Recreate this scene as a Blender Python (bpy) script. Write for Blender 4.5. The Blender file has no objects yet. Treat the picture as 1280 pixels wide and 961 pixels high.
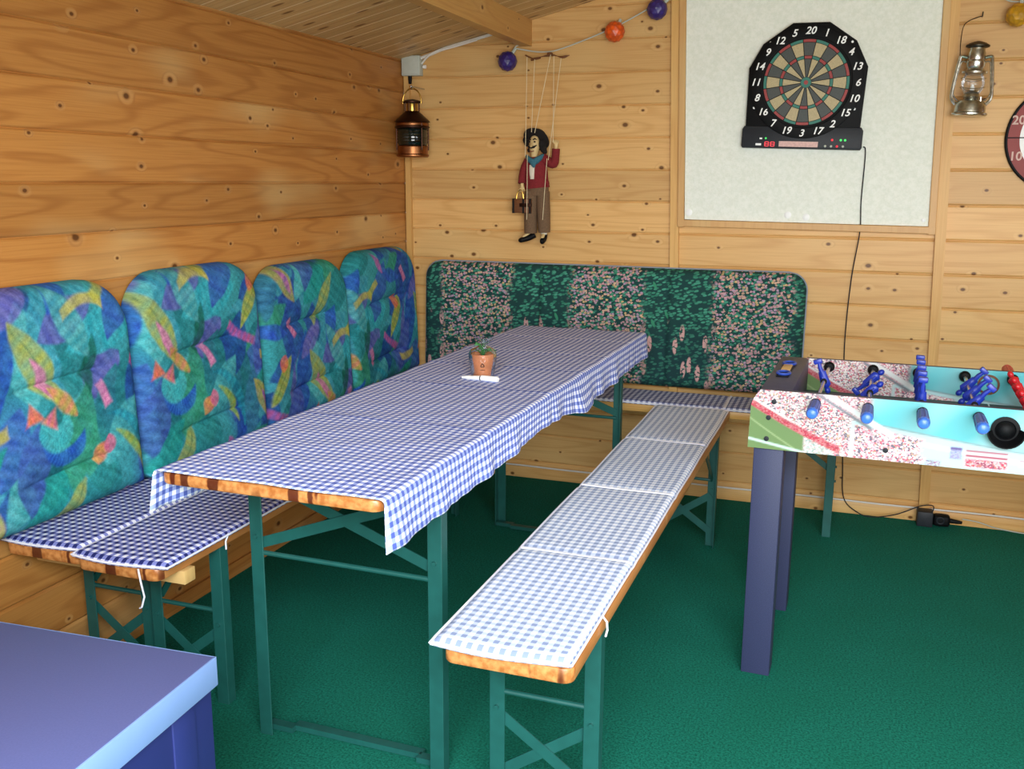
import bpy, bmesh, math, random
import numpy as np
from mathutils import Vector, Matrix

random.seed(7)
S = bpy.context.scene
COL = S.collection
PI = math.pi

# ------------------------------------------------------------------ camera
CAM = (1.9683, -4.1126, 1.358)
YAW, PITCH, ROLL, FPX = 0.3383, 0.2083, 0.0057, 1203.5


def cam_axes():
    cy, sy = math.cos(YAW), math.sin(YAW)
    f = Vector((-sy, cy, 0)); r = Vector((cy, sy, 0)); u = Vector((0, 0, 1))
    cp, sp = math.cos(PITCH), math.sin(PITCH)
    f2 = f * cp - u * sp; u2 = u * cp + f * sp
    cr, sr = math.cos(ROLL), math.sin(ROLL)
    return r * cr + u2 * sr, u2 * cr - r * sr, f2


cam_data = bpy.data.cameras.new('camera')
cam_data.sensor_width = 36
cam_data.lens = FPX * 36 / 1280
cam_data.clip_start = 0.02
cam = bpy.data.objects.new('camera', cam_data)
COL.objects.link(cam)
r_, u_, f_ = cam_axes()
M = Matrix(((r_.x, u_.x, -f_.x, CAM[0]), (r_.y, u_.y, -f_.y, CAM[1]), (r_.z, u_.z, -f_.z, CAM[2]), (0, 0, 0, 1)))
cam.matrix_world = M
S.camera = cam

# ------------------------------------------------------------------ light and exposure
S.view_settings.view_transform = 'Standard'
S.view_settings.look = 'None'
S.view_settings.gamma = 1.0
S.view_settings.use_curve_mapping = False
S.view_settings.exposure = 0.0
w = bpy.data.worlds.new('sky'); S.world = w
w.use_nodes = True
w.node_tree.nodes['Background'].inputs[0].default_value = (0.80, 0.90, 1.0, 1)
w.node_tree.nodes['Background'].inputs[1].default_value = 0.8


def area(name, loc, target, sx, sy, energy, color):
    l = bpy.data.lights.new(name, 'AREA')
    l.shape = 'RECTANGLE'; l.size = sx; l.size_y = sy; l.energy = energy; l.color = color
    o = bpy.data.objects.new(name, l); COL.objects.link(o)
    o.location = loc
    o.rotation_euler = (Vector(target) - Vector(loc)).to_track_quat('-Z', 'Y').to_euler()
    return o


area('daylight_through_door', (2.7, -4.75, 1.15), (1.9, -1.0, 0.9), 2.2, 1.7, 112, (1.0, 0.98, 0.95))
area('sky_above_door', (2.6, -5.15, 2.55), (1.7, -2.2, 0.2), 2.8, 1.3, 370, (0.80, 0.90, 1.0))
area('added_window_fill', (4.2, -2.7, 1.5), (1.0, -2.0, 0.6), 1.3, 0.8, 20, (0.88, 0.94, 1.0))  # added side lamp for right-facing surfaces, outside the added window


# ------------------------------------------------------------------ helpers
def lin(c):
    if isinstance(c, str):
        c = tuple(int(c[i:i + 2], 16) / 255 for i in (0, 2, 4))
    return tuple((x / 12.92 if x <= .04045 else ((x + .055) / 1.055) ** 2.4) for x in c)


class NT:
    """small wrapper for building node materials"""
    def __init__(self, name):
        self.m = bpy.data.materials.new(name); self.m.use_nodes = True
        self.t = self.m.node_tree
        self.b = self.t.nodes['Principled BSDF']
        self.out = self.t.nodes['Material Output']

    def n(self, kind, **kw):
        nd = self.t.nodes.new(kind)
        for k, v in kw.items(): setattr(nd, k, v)
        return nd

    def put(self, sock, v):
        if v is None: return
        if isinstance(v, bpy.types.NodeSocket): self.t.links.new(v, sock)
        else:
            if isinstance(v, (tuple, list)) and len(v) == 3 and sock.type == 'RGBA': v = (*v, 1)
            sock.default_value = v

    def math(self, op, a, b=None, c=None, clamp=False):
        nd = self.n('ShaderNodeMath', operation=op, use_clamp=clamp)
        for i, v in enumerate((a, b, c)): self.put(nd.inputs[i], v)
        return nd.outputs[0]

    def smooth(self, v, lo, hi, a=0., b=1.):
        nd = self.n('ShaderNodeMapRange', interpolation_type='SMOOTHSTEP')
        self.put(nd.inputs[0], v); self.put(nd.inputs[1], lo); self.put(nd.inputs[2], hi)
        nd.inputs[3].default_value = a; nd.inputs[4].default_value = b
        return nd.outputs[0]

    def mix(self, f, a, b, blend='MIX'):
        nd = self.n('ShaderNodeMix', data_type='RGBA', blend_type=blend)
        self.put(nd.inputs[0], f); self.put(nd.inputs[6], a); self.put(nd.inputs[7], b)
        return nd.outputs[2]

    def comb(self, x, y, z=0.):
        nd = self.n('ShaderNodeCombineXYZ')
        for i, v in enumerate((x, y, z)): self.put(nd.inputs[i], v)
        return nd.outputs[0]

    def sep(self, v):
        nd = self.n('ShaderNodeSeparateXYZ'); self.put(nd.inputs[0], v); return nd.outputs

    def coord(self, which='Object'):
        return self.n('ShaderNodeTexCoord').outputs[which]

    def noise(self, vec, scale, detail=2., rough=.5, dist=0.):
        nd = self.n('ShaderNodeTexNoise'); self.put(nd.inputs['Vector'], vec)
        nd.inputs['Scale'].default_value = scale; nd.inputs['Detail'].default_value = detail
        nd.inputs['Roughness'].default_value = rough; nd.inputs['Distortion'].default_value = dist
        return nd.outputs[0]

    def noisec(self, vec, scale, detail=2.):
        nd = self.n('ShaderNodeTexNoise'); self.put(nd.inputs['Vector'], vec)
        nd.inputs['Scale'].default_value = scale; nd.inputs['Detail'].default_value = detail
        return nd.outputs[1]

    def vor(self, vec, scale, rnd=1., dim='3D'):
        nd = self.n('ShaderNodeTexVoronoi', voronoi_dimensions=dim); self.put(nd.inputs['Vector'], vec)
        nd.inputs['Scale'].default_value = scale; nd.inputs['Randomness'].default_value = rnd
        return nd.outputs['Distance'], nd.outputs['Color']

    def white(self, v):
        nd = self.n('ShaderNodeTexWhiteNoise', noise_dimensions='1D'); self.put(nd.inputs['W'], v)
        return nd.outputs['Value']

    def ramp(self, f, stops, interp='LINEAR'):
        nd = self.n('ShaderNodeValToRGB'); nd.color_ramp.interpolation = interp
        el = nd.color_ramp.elements
        while len(el) < len(stops): el.new(.5)
        for e, (p, c) in zip(el, stops): e.position = p; e.color = (*lin(c), 1)
        self.put(nd.inputs[0], f)
        return nd.outputs[0]

    def bump(self, h, strength=.3, dist=.002):
        nd = self.n('ShaderNodeBump'); nd.inputs['Strength'].default_value = strength
        nd.inputs['Distance'].default_value = dist
        self.put(nd.inputs['Height'], h); self.t.links.new(nd.outputs[0], self.b.inputs['Normal'])

    def done(self, color, rough=.5, metal=0., spec=None):
        self.put(self.b.inputs['Base Color'], color); self.put(self.b.inputs['Roughness'], rough)
        self.put(self.b.inputs['Metallic'], metal)
        if spec is not None: self.b.inputs['Specular IOR Level'].default_value = spec
        return self.m


def plain(name, c, rough=.5, metal=0., var=.06, scale=40., spec=None, bump=0.):
    m = NT(name)
    v = m.noise(m.coord(), scale, 3.)
    f = m.smooth(v, .3, .7, 1 - var, 1 + var)
    col = m.mix(1., lin(c), m.comb(f, f, f), 'MULTIPLY')
    if bump: m.bump(v, bump, .003)
    return m.done(col, rough, metal, spec)


def wood(name, L, A, pitch, off, light, mid, dark, knots=1., third=None, rough=.42, pale=.25, lscale=1., rings=.38):
    """planks running along axis L, stacked along axis A"""
    m = NT(name)
    co = m.sep(m.coord()); ax = {'x': 0, 'y': 1, 'z': 2}
    l, a = co[ax[L]], co[ax[A]]
    t = co[ax[third]] if third else 0.
    pid = m.math('FLOOR', m.math('DIVIDE', m.math('SUBTRACT', a, off), pitch))
    rnd = m.white(m.math('ADD', pid, 3.7))
    rnd2 = m.white(m.math('ADD', pid, 91.3))
    lo = m.math('ADD', l, m.math('MULTIPLY', rnd, 37.))
    # knots
    kv = m.comb(m.math('MULTIPLY', lo, 7.2 * lscale), m.math('MULTIPLY_ADD', pid, 3.37, m.math('MULTIPLY', a, 10.)), 0.)
    kd, kc = m.vor(kv, 1., 1., '2D')
    kr = m.sep(kc)
    on = m.math('GREATER_THAN', kr[0], 1. - .55 * knots)
    size = m.math('MULTIPLY_ADD', m.math('POWER', kr[1], 2.5), .060, .040)
    core = m.math('MULTIPLY', m.smooth(m.math('DIVIDE', kd, size), .55, 1.15, 1., 0.), on)
    halo = m.math('MULTIPLY', m.smooth(m.math('DIVIDE', kd, size), 1., 3.4, 1., 0.), on)
    # growth rings: stretched noise turned into lines, bending round the knots
    gv = m.comb(m.math('MULTIPLY', lo, .75 * lscale), m.math('MULTIPLY', a, 7.), m.math('MULTIPLY_ADD', rnd, 40., t))
    g = m.noise(gv, 1., 2., .45)
    g = m.math('ADD', g, m.math('MULTIPLY', halo, .08))
    ring = m.math('PINGPONG', m.math('MULTIPLY', g, 20.), 1.)
    ring = m.smooth(ring, .45, 1., 0., 1.)
    fine = m.noise(m.comb(m.math('MULTIPLY', lo, 5.), m.math('MULTIPLY', a, 230.), t), 1., 2.)
    blot = m.noise(m.comb(m.math('MULTIPLY', lo, 1.6), m.math('MULTIPLY', a, 4.), rnd), 1., 2.)
    col = m.mix(m.math('MULTIPLY', ring, rings), lin(light), lin(mid))
    col = m.mix(m.smooth(fine, .35, .75, 0., .32), col, lin(mid))
    col = m.mix(m.smooth(blot, .5, .75, 0., pale), col, lin('e6cf92'))
    br = m.math('MULTIPLY_ADD', rnd2, .22, .88)
    col = m.mix(1., col, m.comb(br, br, br), 'MULTIPLY')
    col = m.mix(m.math('MULTIPLY', halo, .14), col, lin('e9cd94'))
    col = m.mix(m.math('MULTIPLY', m.math('MULTIPLY', m.smooth(m.math('DIVIDE', kd, size), .9, 1.7, 1., 0.), on), .55), col, lin(mid))
    col = m.mix(m.math('MULTIPLY', core, .9), col, lin(dark))
    m.bump(m.math('MULTIPLY', fine, 1.), .08, .001)
    return m.done(col, rough, 0., .35)


def gingham(name, pitch, white, blue, dark, rough=.85):
    m = NT(name)
    uv = m.sep(m.coord('UV'))

    def st(x):
        p = m.math('PINGPONG', m.math('DIVIDE', x, pitch / 2), 1.)
        return m.smooth(p, .47, .53)
    a, b = st(uv[0]), st(uv[1])
    both = m.math('MULTIPLY', a, b)
    either = m.math('MAXIMUM', a, b)
    col = m.mix(either, lin(white), lin(blue))
    col = m.mix(both, col, lin(dark))
    weave = m.noise(m.coord('UV'), 900., 2.)
    m.bump(weave, .1, .0005)
    return m.done(col, rough, 0., .2)


def smooth_mesh(me, ang=35):
    for p in me.polygons: p.use_smooth = True
    me.set_sharp_from_angle(angle=math.radians(ang))


class MB:
    """collects shapes, then links them as ONE mesh object"""
    def __init__(self):
        self.bm = bmesh.new(); self.mi = 0

    def _mark(self, faces):
        for f in faces: f.material_index = self.mi

    def box(self, lo, hi, bev=0., seg=2, mat=None):
        lo, hi = Vector(lo), Vector(hi)
        r = bmesh.ops.create_cube(self.bm, size=1.)
        vs = r['verts']
        c, s = (lo + hi) / 2, hi - lo
        for v in vs: v.co = Vector((v.co.x * s.x, v.co.y * s.y, v.co.z * s.z)) + c
        fs = set(f for v in vs for f in v.link_faces); self._mark(fs)
        if bev > 0:
            es = list(set(e for v in vs for e in v.link_edges))
            rr = bmesh.ops.bevel(self.bm, geom=es, offset=bev, segments=seg, profile=.5, affect='EDGES')
            self._mark(rr['faces'])
            vs = list(set(v for f in rr['faces'] for v in f.verts) | set(v for v in vs if v.is_valid))
        if mat:
            for v in vs: v.co = mat @ v.co
        return vs

    def bar(self, p0, p1, wx, wy, bev=0., up=(0, 0, 1)):
        """box of section wx * wy from p0 to p1"""
        p0, p1 = Vector(p0), Vector(p1)
        d = p1 - p0; L = d.length; z = d.normalized()
        u = Vector(up)
        if abs(z.dot(u)) > .98: u = Vector((0, 1, 0))
        x = u.cross(z).normalized(); y = z.cross(x)
        R = Matrix(((x.x, y.x, z.x, p0.x), (x.y, y.y, z.y, p0.y), (x.z, y.z, z.z, p0.z), (0, 0, 0, 1)))
        return self.box((-wx / 2, -wy / 2, 0), (wx / 2, wy / 2, L), bev, 1, R)

    def tube(self, pts, r, n=10, closed=False, caps=True):
        pts = [Vector(p) for p in pts]; N = len(pts)
        rs = r if isinstance(r, (list, tuple)) else [r] * N
        rings = []; prev = None
        for i, p in enumerate(pts):
            a = pts[i - 1] if (i > 0 or closed) else p
            b = pts[(i + 1) % N] if (i < N - 1 or closed) else p
            t = (b - a).normalized()
            if prev is None:
                u = Vector((0, 0, 1)) if abs(t.z) < .9 else Vector((1, 0, 0))
                x = t.cross(u).normalized()
            else:
                x = (prev - t * prev.dot(t)).normalized()
            y = t.cross(x); prev = x
            q = rs[i]; qx, qy = (q if isinstance(q, tuple) else (q, q))
            rings.append([self.bm.verts.new(p + x * (qx * math.cos(2 * PI * k / n)) + y * (qy * math.sin(2 * PI * k / n))) for k in range(n)])
        fs = []
        for i in range(N if closed else N - 1):
            A, B = rings[i], rings[(i + 1) % N]
            for k in range(n): fs.append(self.bm.faces.new((A[k], A[(k + 1) % n], B[(k + 1) % n], B[k])))
        if not closed and caps:
            fs.append(self.bm.faces.new(list(reversed(rings[0])))); fs.append(self.bm.faces.new(rings[-1]))
        self._mark(fs)

    def lathe(self, prof, c=(0, 0, 0), n=28, axis='z', caps=True):
        """prof: list of (radius, height)"""
        c = Vector(c); rings = []
        for r, h in prof:
            ring = []
            for k in range(n):
                a = 2 * PI * k / n
                p = (r * math.cos(a), r * math.sin(a), h)
                if axis == 'y': p = (p[0], -p[2], p[1])
                if axis == 'x': p = (p[2], p[0], p[1])
                ring.append(self.bm.verts.new(c + Vector(p)))
            rings.append(ring)
        fs = []
        for A, B in zip(rings, rings[1:]):
            for k in range(n): fs.append(self.bm.faces.new((A[k], A[(k + 1) % n], B[(k + 1) % n], B[k])))
        if caps:
            fs.append(self.bm.faces.new(list(reversed(rings[0])))); fs.append(self.bm.faces.new(rings[-1]))
        self._mark(fs)

    def ball(self, c, r, sub=3):
        rr = (r, r, r) if not isinstance(r, (tuple, list)) else r
        R = bmesh.ops.create_icosphere(self.bm, subdivisions=sub, radius=1.)
        for v in R['verts']: v.co = Vector((v.co.x * rr[0], v.co.y * rr[1], v.co.z * rr[2])) + Vector(c)
        self._mark(set(f for v in R['verts'] for f in v.link_faces))
        return R['verts']

    def prism(self, poly, f0, f1):
        """poly: 2D outline; f0, f1: functions 2D -> 3D for the two caps"""
        A = [self.bm.verts.new(f0(p)) for p in poly]; B = [self.bm.verts.new(f1(p)) for p in poly]
        n = len(poly); fs = [self.bm.faces.new(A), self.bm.faces.new(list(reversed(B)))]
        for k in range(n): fs.append(self.bm.faces.new((A[(k + 1) % n], A[k], B[k], B[(k + 1) % n])))
        self._mark(fs)

    def quad(self, *ps):
        f = self.bm.faces.new([self.bm.verts.new(p) for p in ps]); self._mark([f])

    def build(self, name, mats, parent=None, smooth=35, loc=None):
        bmesh.ops.recalc_face_normals(self.bm, faces=self.bm.faces)
        me = bpy.data.meshes.new(name); self.bm.to_mesh(me); self.bm.free()
        for m in (mats if isinstance(mats, (list, tuple)) else [mats]): me.materials.append(m)
        if smooth: smooth_mesh(me, smooth)
        o = bpy.data.objects.new(name, me); COL.objects.link(o)
        if loc: o.location = loc
        if parent: o.parent = parent
        return o


def tag(o, label=None, cat=None, group=None, kind=None):
    if label: o['label'] = label
    if cat: o['category'] = cat
    if group: o['group'] = group
    if kind: o['kind'] = kind
    return o


def thing(name, label, cat, loc=(0, 0, 0), rot=(0, 0, 0), group=None):
    o = bpy.data.objects.new(name, None); COL.objects.link(o)
    o.empty_display_size = .05
    o.location = loc; o.rotation_euler = rot
    return tag(o, label, cat, group)


def copy_tree(o, parent=None):
    c = o.copy(); COL.objects.link(c); c.parent = parent
    for ch in [x for x in COL.objects if x.parent == o]: copy_tree(ch, c)
    return c


def struct(o): o['kind'] = 'structure'; return o


def grid_mesh(name, P, mat, parent=None, uv=None, colr=None, smooth=True, close_v=False):
    """P: (nu, nv, 3) array of points; uv: (nu, nv, 2); colr: (nu, nv, 4)"""
    nu, nv = P.shape[:2]
    me = bpy.data.meshes.new(name)
    idx = np.arange(nu * nv).reshape(nu, nv)
    q = np.stack([idx[:-1, :-1], idx[1:, :-1], idx[1:, 1:], idx[:-1, 1:]], -1).reshape(-1, 4)
    me.vertices.add(nu * nv); me.vertices.foreach_set('co', P.reshape(-1).astype(np.float32))
    me.loops.add(q.size); me.loops.foreach_set('vertex_index', q.reshape(-1).astype(np.int32))
    me.polygons.add(len(q)); me.polygons.foreach_set('loop_start', (np.arange(len(q)) * 4).astype(np.int32))
    me.update(calc_edges=True)
    if uv is not None:
        l = me.uv_layers.new(name='UVMap')
        l.data.foreach_set('uv', uv.reshape(-1, 2)[q.reshape(-1)].reshape(-1).astype(np.float32))
    if colr is not None:
        ca = me.color_attributes.new('pattern', 'FLOAT_COLOR', 'POINT')
        ca.data.foreach_set('color', colr.reshape(-1).astype(np.float32))
    me.validate()
    me.materials.append(mat)
    if smooth:
        for p in me.polygons: p.use_smooth = True
    o = bpy.data.objects.new(name, me); COL.objects.link(o)
    if parent: o.parent = parent
    return o


def text_mesh(name, items, mat, parent, size, shear=0., extrude=.0004, yrot=True):
    """items: (string, x, z, y, roll); letters stand in the xz plane facing -y; all joined as one mesh"""
    mb = MB()
    for s, x, z, y, roll in items:
        cu = bpy.data.curves.new('letters', 'FONT')
        cu.body = s; cu.size = size; cu.align_x = 'CENTER'; cu.align_y = 'CENTER'; cu.shear = shear; cu.extrude = extrude
        cu.resolution_u = 3
        cu.offset = size * .018
        to = bpy.data.objects.new('letters', cu)
        COL.objects.link(to)
        bpy.context.view_layer.update()
        me = bpy.data.meshes.new_from_object(to.evaluated_get(bpy.context.evaluated_depsgraph_get()))
        T = Matrix.Translation((x, y, z)) @ Matrix.Rotation(roll, 4, 'Y') @ Matrix.Rotation(PI / 2, 4, 'X')
        me.transform(T)
        mb.bm.from_mesh(me)
        bpy.data.objects.remove(to); bpy.data.meshes.remove(me); bpy.data.curves.remove(cu)
    return mb.build(name, mat, parent, smooth=0)


def sines(seed, n=6, lo=4, hi=22):
    r = np.random.RandomState(seed)
    k = r.uniform(lo, hi, (n, 2)) * r.choice([-1, 1], (n, 2)); ph = r.uniform(0, 6.28, n); am = r.uniform(.4, 1, n)

    def f(x, y):
        return sum(am[i] * np.sin(k[i, 0] * x + k[i, 1] * y + ph[i]) for i in range(n)) / n
    return f


# ------------------------------------------------------------------ materials
BACKP, BACKO = .133, .0779
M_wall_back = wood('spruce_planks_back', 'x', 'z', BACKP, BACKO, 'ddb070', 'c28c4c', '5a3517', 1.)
M_wall_left = wood('spruce_planks_left_dimmed', 'y', 'z', BACKP, BACKO - .062, 'bb8040', '965a26', '573216', .8, pale=.3, rings=.5)  # same spruce as the back wall; dimmer, warmer light put into its colour
M_ceiling = wood('spruce_ceiling_boards', 'x', 'y', .095, .02, 'd2aa70', 'b98d55', '6b421c', .7)
M_trim = wood('spruce_trim', 'z', 'x', .4, -.1, 'd9ab66', 'c28e4d', '5a3517', .0)
M_beam = wood('spruce_beam', 'y', 'z', .5, 1.7, 'c99a58', 'b07a40', '5a3517', .25)
M_frame = wood('spruce_frame', 'z', 'x', .3, -.1, 'd3a66a', 'c4935a', '5a3517', .0)
M_seat = wood('varnished_pine', 'y', 'x', .1, 0., 'b87c44', '8f5228', '4e2110', .8, rough=.3, pale=.05)
M_seat_light = wood('pale_pine', 'y', 'x', .1, 0., 'd9aa62', 'bd8444', '5a3014', .6, rough=.35, pale=.1)
M_seatx = wood('varnished_pine_crosswise', 'x', 'y', .1, 0., 'd09a58', 'b0703a', '4e2110', .8, rough=.3, pale=.05)
M_batten = wood('raw_batten', 'x', 'y', .1, 0., 'dcb270', 'c79550', '5a3517', 0.)


def end_grain(name, bands=()):
    m = NT(name)
    co = m.coord()
    d, c = m.vor(co, 9.)
    s = m.sep(c)
    n = m.noise(co, 60., 3.)
    base = m.mix(m.smooth(n, .3, .7), lin('cf8f52'), lin('a2602c'))
    xs = m.sep(co)
    st = m.noise(m.comb(m.math('MULTIPLY', xs[0], 19.), m.math('MULTIPLY', xs[1], 2.), m.math('MULTIPLY', xs[2], 3.)), 1., 1.)
    base = m.mix(m.smooth(st, .60, .63), base, lin('5a2412'))
    wob = m.math('MULTIPLY', m.math('SUBTRACT', m.noise(co, 40., 2.), .5), .012)
    for b0, b1 in bands:      # dark knots laid bare on the sawn end
        d = m.math('ABSOLUTE', m.math('SUBTRACT', m.math('ADD', xs[0], wob), (b0 + b1) / 2))
        base = m.mix(m.smooth(d, (b1 - b0) / 2 - .002, (b1 - b0) / 2 + .002, .92, 0.), base, lin('4a1a10'))
    return m.done(base, .32, 0., .45)


M_edge = end_grain('varnished_end_grain')
M_edge_table = end_grain('knotty_table_end', ((.052, .072), (.120, .146), (.312, .334), (.357, .368)))
M_edge_wall = end_grain('dark_bench_end', ((.088, .118), (.196, .206)))
M_green = plain('green_enamel', '19524c', .42, 0., .08, 25.)
M_carpet = NT('green_carpet')
_c = M_carpet.coord()
_n1 = M_carpet.noise(_c, 170., 4., .75); _n2 = M_carpet.noise(_c, 3., 3.)
_col = M_carpet.mix(M_carpet.smooth(_n1, .3, .7), lin('0a463a'), lin('1d7e6a'))
_col = M_carpet.mix(M_carpet.smooth(_n2, .35, .7, 0., .25), _col, lin('0d5a42'))
M_carpet.bump(_n1, .6, .004)
M_carpet = M_carpet.done(_col, .95, 0., .1)

M_cloth = gingham('tablecloth_gingham', .0205, 'f4f6ff', '98a6e0', '5262b0')
M_pad_navy = gingham('navy_gingham', .0225, 'eceefc', '8088c8', '232a68')
M_pad_pale = gingham('washed_blue_gingham', .0225, 'f4f7ff', 'c6d2ec', '8d9dc2')
M_pad_back = gingham('shaded_blue_gingham', .0225, 'dfe2f0', '8b92b8', '4a5080')  # colours dulled: shade along the back bench is painted in
M_piping = plain('white_piping', 'e6e6f2', .8)
M_white = plain('white_plastic', 'f6f8f6', .45, 0., .03)
M_cable_w = plain('white_cable_sheath', 'dcdad2', .5, 0., .03)
M_grey = plain('pale_grey_plastic', 'b9c0b4', .55, 0., .03)
M_black = plain('black_plastic', '0b0c0e', .55, 0., .1, 40., .15)
M_dark = plain('charcoal_plastic', '22262c', .5, 0., .08, 40., .3)
M_leg = NT('blue_grey_legs'); _c = M_leg.coord(); _n = M_leg.noise(_c, 500., 2.)
M_leg = M_leg.done(M_leg.mix(M_leg.smooth(_n, .3, .7), lin('262a48'), lin('343a5a')), .55, 0., .4)
M_rail = plain('dark_violet_board', '3b3850', .5, 0., .08)
M_chrome = plain('steel', 'c4c6c8', .22, 1., .04)
M_copper = plain('aged_copper', '8a5a38', .36, 1., .25, 30.)
M_copper_d = plain('dark_brown_copper', '3c2419', .42, .85, .3, 30.)
M_brass = plain('brass', 'c19a4a', .28, 1., .1)
M_pewter = plain('tinned_steel', 'b6b5aa', .26, .95, .25, 60.)
M_dkmetal = plain('dark_tin', '3a352b', .4, .85, .25)
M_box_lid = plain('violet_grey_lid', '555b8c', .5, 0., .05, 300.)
M_box_lid_lit = plain('lit_lid_side', '7f9fd6', .45, 0., .03, 6.)  # lid sides paler than its top: side light put into the colour
M_box_body = plain('blue_box_side', '202a66', .5, 0., .05, 6.)
M_terra = plain('terracotta', 'c27a50', .7, 0., .12, 40.)
M_leaf = plain('leaf_green', '3d7a42', .6, 0., .3, 60.)
M_soil = plain('soil', '33261d', .95)
M_string = plain('cotton_string', 'e6d6ae', .8)
M_blue = plain('blue_player_plastic', '2038a8', .35, 0., .06)
M_bluegrip = plain('blue_grip_rubber', '2f4fae', .4, 0., .08)
M_bluetip = plain('blue_grip_cap', '3f74d8', .3, 0., .05)
M_red = plain('red_player_plastic', 'c8202a', .35, 0., .06)
M_pitch = plain('green_felt_pitch', '2c4a48', .6, 0., .05)
M_jacket = plain('dark_red_felt', '7a1d22', .9, 0., .15, 200.)
M_trouser = plain('brown_corduroy', '6d543c', .9, 0., .15, 200.)
M_hair = plain('black_felt', '17120f', .95, 0., .2, 200.)
M_skin = plain('painted_wood_skin', 'd9bd84', .55)
M_scarf = plain('teal_scarf', '356a7a', .85, 0., .15, 200.)
M_shirt = plain('off_white_shirt', 'd8d0bc', .85)
M_case = plain('brown_leather', '6b3f1f', .5, 0., .15)


def glass(name, color, rough=.05, ior=1.45, alpha=1.):
    m = NT(name)
    m.b.inputs['Transmission Weight'].default_value = alpha
    m.b.inputs['IOR'].default_value = ior
    return m.done(lin(color), rough)


def filmy(name, op=.25, c='ffffff'):
    m = NT(name)
    tr = m.n('ShaderNodeBsdfTransparent'); gl = m.n('ShaderNodeBsdfGlossy')
    gl.inputs['Roughness'].default_value = .22
    m.put(gl.inputs['Color'], lin(c)); m.put(tr.inputs['Color'], (.96, .97, .98))
    mx = m.n('ShaderNodeMixShader'); fr = m.n('ShaderNodeFresnel'); fr.inputs[0].default_value = 1.28
    m.put(mx.inputs[0], m.math('ADD', fr.outputs[0], op * .4, clamp=True))
    m.t.links.new(tr.outputs[0], mx.inputs[1]); m.t.links.new(gl.outputs[0], mx.inputs[2])
    m.t.links.new(mx.outputs[0], m.out.inputs['Surface'])
    nb = m.noise(m.coord(), 60., 2.)
    bp = m.n('ShaderNodeBump'); bp.inputs['Strength'].default_value = .6; bp.inputs['Distance'].default_value = .01
    m.put(bp.inputs['Height'], nb); m.t.links.new(bp.outputs[0], gl.inputs['Normal'])
    return m.m


M_dkglass = plain('dark_green_lens', '0c1712', .08, 0., .2, 20., .8)
M_clear = filmy('lamp_glass', .12)
M_cello = filmy('cellophane', .04, 'd8dce0')


def crinkle_lamp(name, c):
    m = NT(name)
    d, k = m.vor(m.coord(), 55.)
    col = m.mix(m.smooth(d, .2, .7, 0., .35), lin(c), lin('120a1e' if c != 'f0a020' else '9a6a10'))
    m.bump(d, .5, .004)
    return m.done(col, .35, 0., .5)


M_purple = crinkle_lamp('violet_paper_lamp', '3a2a78')
M_orange = crinkle_lamp('orange_paper_lamp', 'f2601a')
M_yellow = crinkle_lamp('amber_paper_lamp', 'd8a020')

# ------------------------------------------------------------------ the room
RIDGE, SL, EAVE = 2.05, .236, 1.886
RW = 4.1     # right wall
FRONT = -4.0


def plank_profile(z0, z1, off):
    """(depth, z) along a stack of bevelled planks; depth 0 = face"""
    out = [(0., z0)]
    z = off + math.ceil((z0 - off) / BACKP) * BACKP
    while z < z1:
        if z - z0 > .02:
            out += [(0., z - .007), (.002, z - .0035), (.006, z - .0008), (.006, z + .0008), (.002, z + .0035), (0., z + .007)]
        z += BACKP
    out.append((0., z1))
    return out


def plank_wall(name, p0, p1, normal, z0, z1, off, mat):
    """wall face from p0 to p1 (xy); the groove sinks against the normal; backed by a slab"""
    mb = MB(); n = Vector((*normal, 0))
    pr = plank_profile(z0, z1, off)
    A = [mb.bm.verts.new(Vector((*p0, z)) - n * d) for d, z in pr]
    B = [mb.bm.verts.new(Vector((*p1, z)) - n * d) for d, z in pr]
    for i in range(len(pr) - 1): mb.bm.faces.new((A[i], B[i], B[i + 1], A[i + 1]))
    a2 = [mb.bm.verts.new(Vector((*p, z)) - n * .045) for p in (p0, p1) for z in (z0, z1)]
    mb.bm.faces.new((a2[0], a2[1], a2[3], a2[2]))
    mb.bm.faces.new((A[0], B[0], a2[2], a2[0])); mb.bm.faces.new((A[-1], B[-1], a2[3], a2[1]))
    mb.bm.faces.new(A + [a2[1], a2[0]]); mb.bm.faces.new(B + [a2[3], a2[2]])
    return struct(mb.build(name, mat, smooth=0))


mb = MB(); mb.box((-.06, -5.4, -.08), (RW + .06, .06, 0)); struct(mb.build('floor', M_carpet, smooth=0))
plank_wall('wall_back', (0, 0), (RW, 0), (0, -1), 0, 2.42, BACKO, M_wall_back)
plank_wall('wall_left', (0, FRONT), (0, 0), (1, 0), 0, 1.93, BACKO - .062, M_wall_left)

# unseen right wall; its window is added to let in side light
wy0, wy1, wz0, wz1 = -3.35, -2.05, .9, 1.75
mb = MB()
mb.box((RW, FRONT, 0), (RW + .045, wy0, 1.93)); mb.box((RW, wy1, 0), (RW + .045, 0, 1.93))
mb.box((RW, wy0, 0), (RW + .045, wy1, wz0)); mb.box((RW, wy0, wz1), (RW + .045, wy1, 1.93))
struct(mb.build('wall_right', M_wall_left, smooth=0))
mb = MB()
for y in (wy0, (wy0 + wy1) / 2 - .02, wy1 - .04): mb.box((RW - .01, y, wz0), (RW + .05, y + .04, wz1), .004)
for z in (wz0, wz1 - .04): mb.box((RW - .01, wy0, z), (RW + .05, wy1, z + .04), .004)
struct(mb.build('added_window_1', M_trim))
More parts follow.
